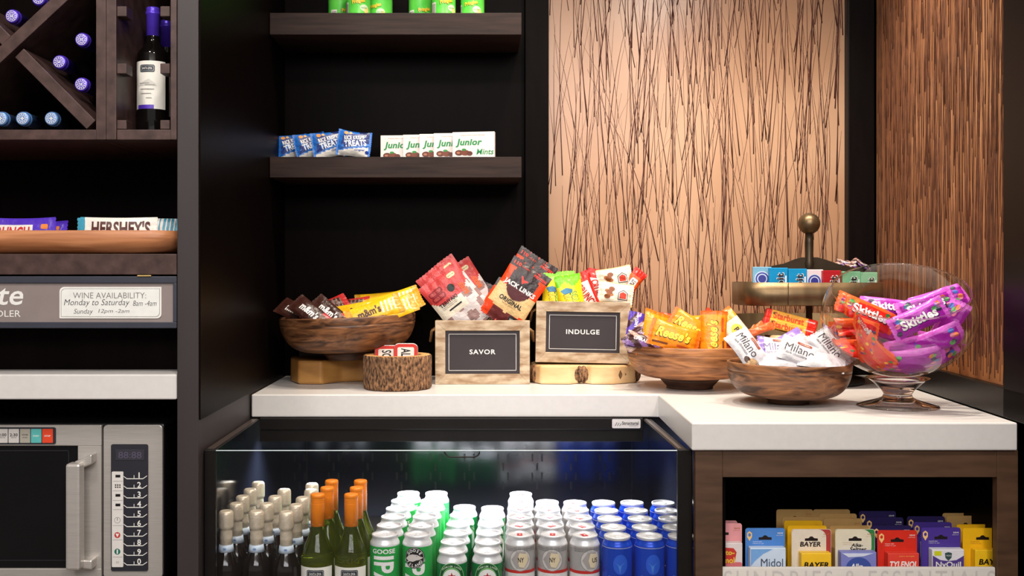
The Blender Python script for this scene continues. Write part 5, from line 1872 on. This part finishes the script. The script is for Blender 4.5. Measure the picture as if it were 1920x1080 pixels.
# ================================================================== MEDICINE CARDS
def med_card(kind):
    root = thing('medicine_card', '', 'medicine card')
    w, h = .0795, .157
    spec = {'pink': ((232, 156, 160), (236, 222, 220)), 'blue': ((76, 132, 206), (206, 222, 240)), 'white': ((226, 214, 196), (246, 196, 40)), 'pale': ((226, 216, 190), (126, 132, 200)),
            'red': ((214, 46, 30), (226, 66, 50)), 'violet': ((74, 52, 146), (232, 230, 236)), 'yellow': ((240, 184, 20), (246, 196, 30)), 'tan': ((190, 150, 92), (200, 160, 60)), 'night': ((40, 30, 84), (60, 46, 110))}
    c, bx = spec[kind]
    b = MB().prism(rrect(-w / 2, w / 2, 0, h, .005), -.0006, .0006, ink(*c))
    f, f2 = flat(-.0009), flat(-.0012)
    b.poly([(-.013, h - .0235), (.013, h - .0235), (.013, h - .0185), (.006, h - .018), (.002, h - .0145), (-.002, h - .0145), (-.006, h - .018), (-.013, h - .0185)], f, ink(30, 20, 20))
    if kind == 'white':
        b.poly(rrect(-w / 2 + .0006, w / 2 - .0006, .0006, h - .0006, .005), f, ink(176, 62, 58))
        b.poly(rrect(-w / 2 + .0006, w / 2 - .010, h - .062, h - .0006, .016), flat(-.00105), ink(*c)).poly(rrect(-w / 2 + .0006, 0, .02, h - .0006, .006), flat(-.0011), ink(*c))
        b.poly([(-.013, h - .0235), (.013, h - .0235), (.013, h - .0185), (.006, h - .018), (.002, h - .0145), (-.002, h - .0145), (-.006, h - .018), (-.013, h - .0185)], flat(-.00115), ink(30, 20, 20))
        b.text('BAYER', -.002, h - .030, .042, .010, f2, INK_K, bold=.06, shear=.15)
    if kind == 'pale':
        b.poly(rrect(-w / 2 + .0006, w / 2 - .0006, .0006, h - .0006, .005), f, ink(50, 128, 70))
        b.poly(rrect(-w / 2 + .0006, w / 2 - .007, h - .055, h - .0006, .018), flat(-.00105), ink(*c)).poly(rrect(-w / 2 + .0006, 0, .03, h - .0006, .006), flat(-.0011), ink(*c))
        b.poly([(-.013, h - .0235), (.013, h - .0235), (.013, h - .0185), (.006, h - .018), (.002, h - .0145), (-.002, h - .0145), (-.006, h - .018), (-.013, h - .0185)], flat(-.00115), ink(30, 20, 20))
        b.text('Alka-', .004, h - .032, .024, .007, f2, INK_K, bold=.05, shear=.2); b.text('Seltzer', .006, h - .040, .034, .008, f2, INK_K, bold=.05, shear=.2); b.text('PLUS', .020, h - .047, .014, .004, f2, INK_K, bold=.04)
    # pin shaped mark and small print
    mk = ink(246, 200, 130)
    if kind not in ('yellow', 'pink', 'tan'):
        b.poly([(-.0315, h - .026), (-.0265, h - .018), (-.0265, h - .010), (-.0315, h - .006), (-.0365, h - .010), (-.0365, h - .018)], f, mk)
        b.poly(ell(-.0315, h - .0135, .0028, .0035, 12), f2, ink(*c))
    sm = INK_W if kind in ('red', 'violet', 'blue', 'night') else ink(176, 110, 60)
    b.text('travel size', -.016, h - .027, .018, .0022, f2, sm); b.text('relief to go', -.014, h - .031, .022, .0022, f2, sm)
    b.text('save', .030, h - .010, .011, .003, f2, sm); b.text('pack of two', .029, h - .0145, .013, .0022, f2, sm)
    b.build('card', root)
    # the box or sachet fixed on the card
    y0 = -.020
    x0, x1, zt = {'white': (-.026, .034, .088), 'red': (-.026, .036, .090), 'violet': (-.026, .038, .092), 'yellow': (-.024, .040, .092), 'tan': (-.026, .034, .088), 'night': (-.026, .036, .09)}.get(kind, (-.035, .036, .096))
    q = MB().box(x0, x1, y0, -.0016, .004, zt, ink(*bx), .0015)
    g, g2, g3 = flat(y0 - .0004), flat(y0 - .0008), flat(y0 - .0012)
    cx = (x0 + x1) / 2
    if kind in ('white', 'yellow', 'tan'):
        q.text('BAYER', cx, zt - .0235, .050, .0115, g, INK_K, bold=.07, shear=.15)
        q.patch(x0 + .002, x1 - .002, .006, zt - .034, g, ink(214, 180, 110), 1, 1)
    elif kind == 'pink':
        q.poly(rrect(x0 + .001, x1 - .001, .006, .058, .004), g, ink(226, 120, 126))
        q.poly([(-.022, .050), (.020, .058), (.024, .078), (.018, .086), (-.006, .088), (-.024, .080)], g2, ink(206, 60, 50))
        q.text('Pepto-', 0, .076, .040, .013, g3, ink(248, 200, 70), bold=.06); q.text('Bismol', 0, .062, .040, .012, g3, ink(248, 200, 70), bold=.06)
    elif kind == 'blue':
        q.poly([(-.034, .094), (.010, .094), (-.010, .084), (-.026, .070), (-.034, .060)], g, ink(120, 170, 226))
        q.patch(-.034, .035, .006, .052, g, ink(60, 110, 196), 1, 1)
        q.text('Midol', .008, .067, .044, .016, g2, ink(70, 76, 96)); q.text('COMPLETE', .006, .054, .050, .008, g2, ink(40, 60, 140), bold=.03)
    elif kind == 'pale':
        q.poly(ell(0, .062, .026, .024), g, ink(60, 84, 160)); q.poly(ell(.022, .05, .012, .014), g, ink(226, 226, 240))
        q.poly([(-.033, .094), (.030, .094), (.010, .088), (-.020, .086)], g2, ink(214, 220, 240))
        q.text('Alka-', -.002, .068, .030, .011, g3, INK_W, bold=.05, shear=.2); q.text('Seltzer', .002, .056, .044, .012, g3, INK_W, bold=.05, shear=.2); q.text('PLUS', .016, .047, .018, .005, g3, ink(250, 220, 70), bold=.04)
    elif kind == 'red':
        q.text('TYLENOL', cx, zt - .022, .055, .0125, g, INK_W, bold=.05, shear=.2); q.text('extra strength', cx + .006, zt - .006, .030, .003, g, ink(250, 190, 90)); q.text('pain reliever', cx - .006, zt - .034, .034, .003, g, INK_W)
    elif kind == 'violet':
        q.poly([(x0 + .001, .006), (x1 - .001, .006), (x1 - .001, zt - .012), (cx + .016, zt - .021), (cx, zt - .023), (cx - .016, zt - .021), (x0 + .001, zt - .012)], g, ink(84, 62, 140))
        q.poly([(cx, zt - .0225), (cx + .006, zt - .016), (cx + .007, zt - .007), (cx, zt - .005), (cx - .007, zt - .007), (cx - .006, zt - .016)], g2, ink(50, 80, 80))
        q.text('VICKS', cx, zt - .012, .010, .003, g3, INK_W); q.poly(rrect(x0 + .004, x0 + .018, zt - .012, zt - .003, .001), g2, ink(210, 214, 30))
        q.text('NyQuil', cx, zt - .0315, .050, .015, g2, INK_W, bold=.02); q.text('SEVERE', cx + .006, zt - .0415, .034, .005, g2, ink(210, 214, 60), bold=.04)
    for v in q.v:
        if v.z > .0085: v.z += .020 if kind == 'pale' else .026
    q.build('carton', root)
    return root


protos = {}
cards = [('pink', 1354, 981, 2.100, 'pink medicine card with yellow lettering, half hidden by the cabinet stile'), ('pink', 1346, 976, 2.135, 'pink medicine card directly behind the front pink one'),
         ('blue', 1434.5, 990, 2.090, 'light blue medicine card with a pale carton, alone in its column'),
         ('white', 1521, 992, 2.088, 'cream medicine card with a yellow carton and red right edge'), ('yellow', 1513, 985, 2.118, 'yellow card right behind the cream one with the yellow carton'),
         ('yellow', 1506, 976, 2.150, 'second yellow card behind the cream one with the yellow carton'), ('tan', 1502, 969, 2.185, 'tan card standing fourth behind the cream one with the yellow carton'),
         ('tan', 1490, 955, 2.250, 'rearmost tan card in the column of the cream card with yellow carton'),
         ('pale', 1603, 992, 2.088, 'cream medicine card with a blue and violet carton'), ('tan', 1592, 985, 2.122, 'card right behind the cream one with blue carton'), ('tan', 1580, 972, 2.165, 'second card behind the cream one with blue carton'),
         ('tan', 1571, 963, 2.205, 'third card behind the cream one with blue carton'), ('tan', 1559, 955, 2.250, 'rearmost card in the column of the cream one with blue carton'),
         ('red', 1682, 994, 2.086, 'red medicine card with a red carton and white lettering'), ('night', 1672, 985, 2.120, 'dark violet card right behind the red one'), ('night', 1658, 970, 2.175, 'dark violet card second behind the red one'),
         ('night', 1645, 958, 2.235, 'rearmost dark violet card behind the red one'),
         ('violet', 1764, 989, 2.096, 'violet medicine card with a white and violet carton'), ('violet', 1748, 979, 2.135, 'violet card right behind the one with the white and violet carton'), ('night', 1736, 968, 2.180, 'rearmost violet card behind the white and violet carton'),
         ('yellow', 1842, 990, 2.094, 'yellow medicine card with a yellow carton beside the right cabinet stile'), ('yellow', 1830, 983, 2.122, 'yellow card right behind the one by the right stile'), ('tan', 1810, 967, 2.180, 'dull yellow card farther behind the one by the right stile'),
         ('tan', 1802, 962, 2.215, 'rearmost dull yellow card of the column by the right stile')]
for kind, px, py, d, lab in cards:
    if kind in protos: o = copy_tree(protos[kind])
    else: o = protos[kind] = med_card(kind)
    o.location = (PX(px, d), d, PZ(py, d) - .157)
    o.rotation_euler = (0, 0, 0)
    tag(o, lab, 'medicine card', 'medicine cards in the open cabinet compartment')
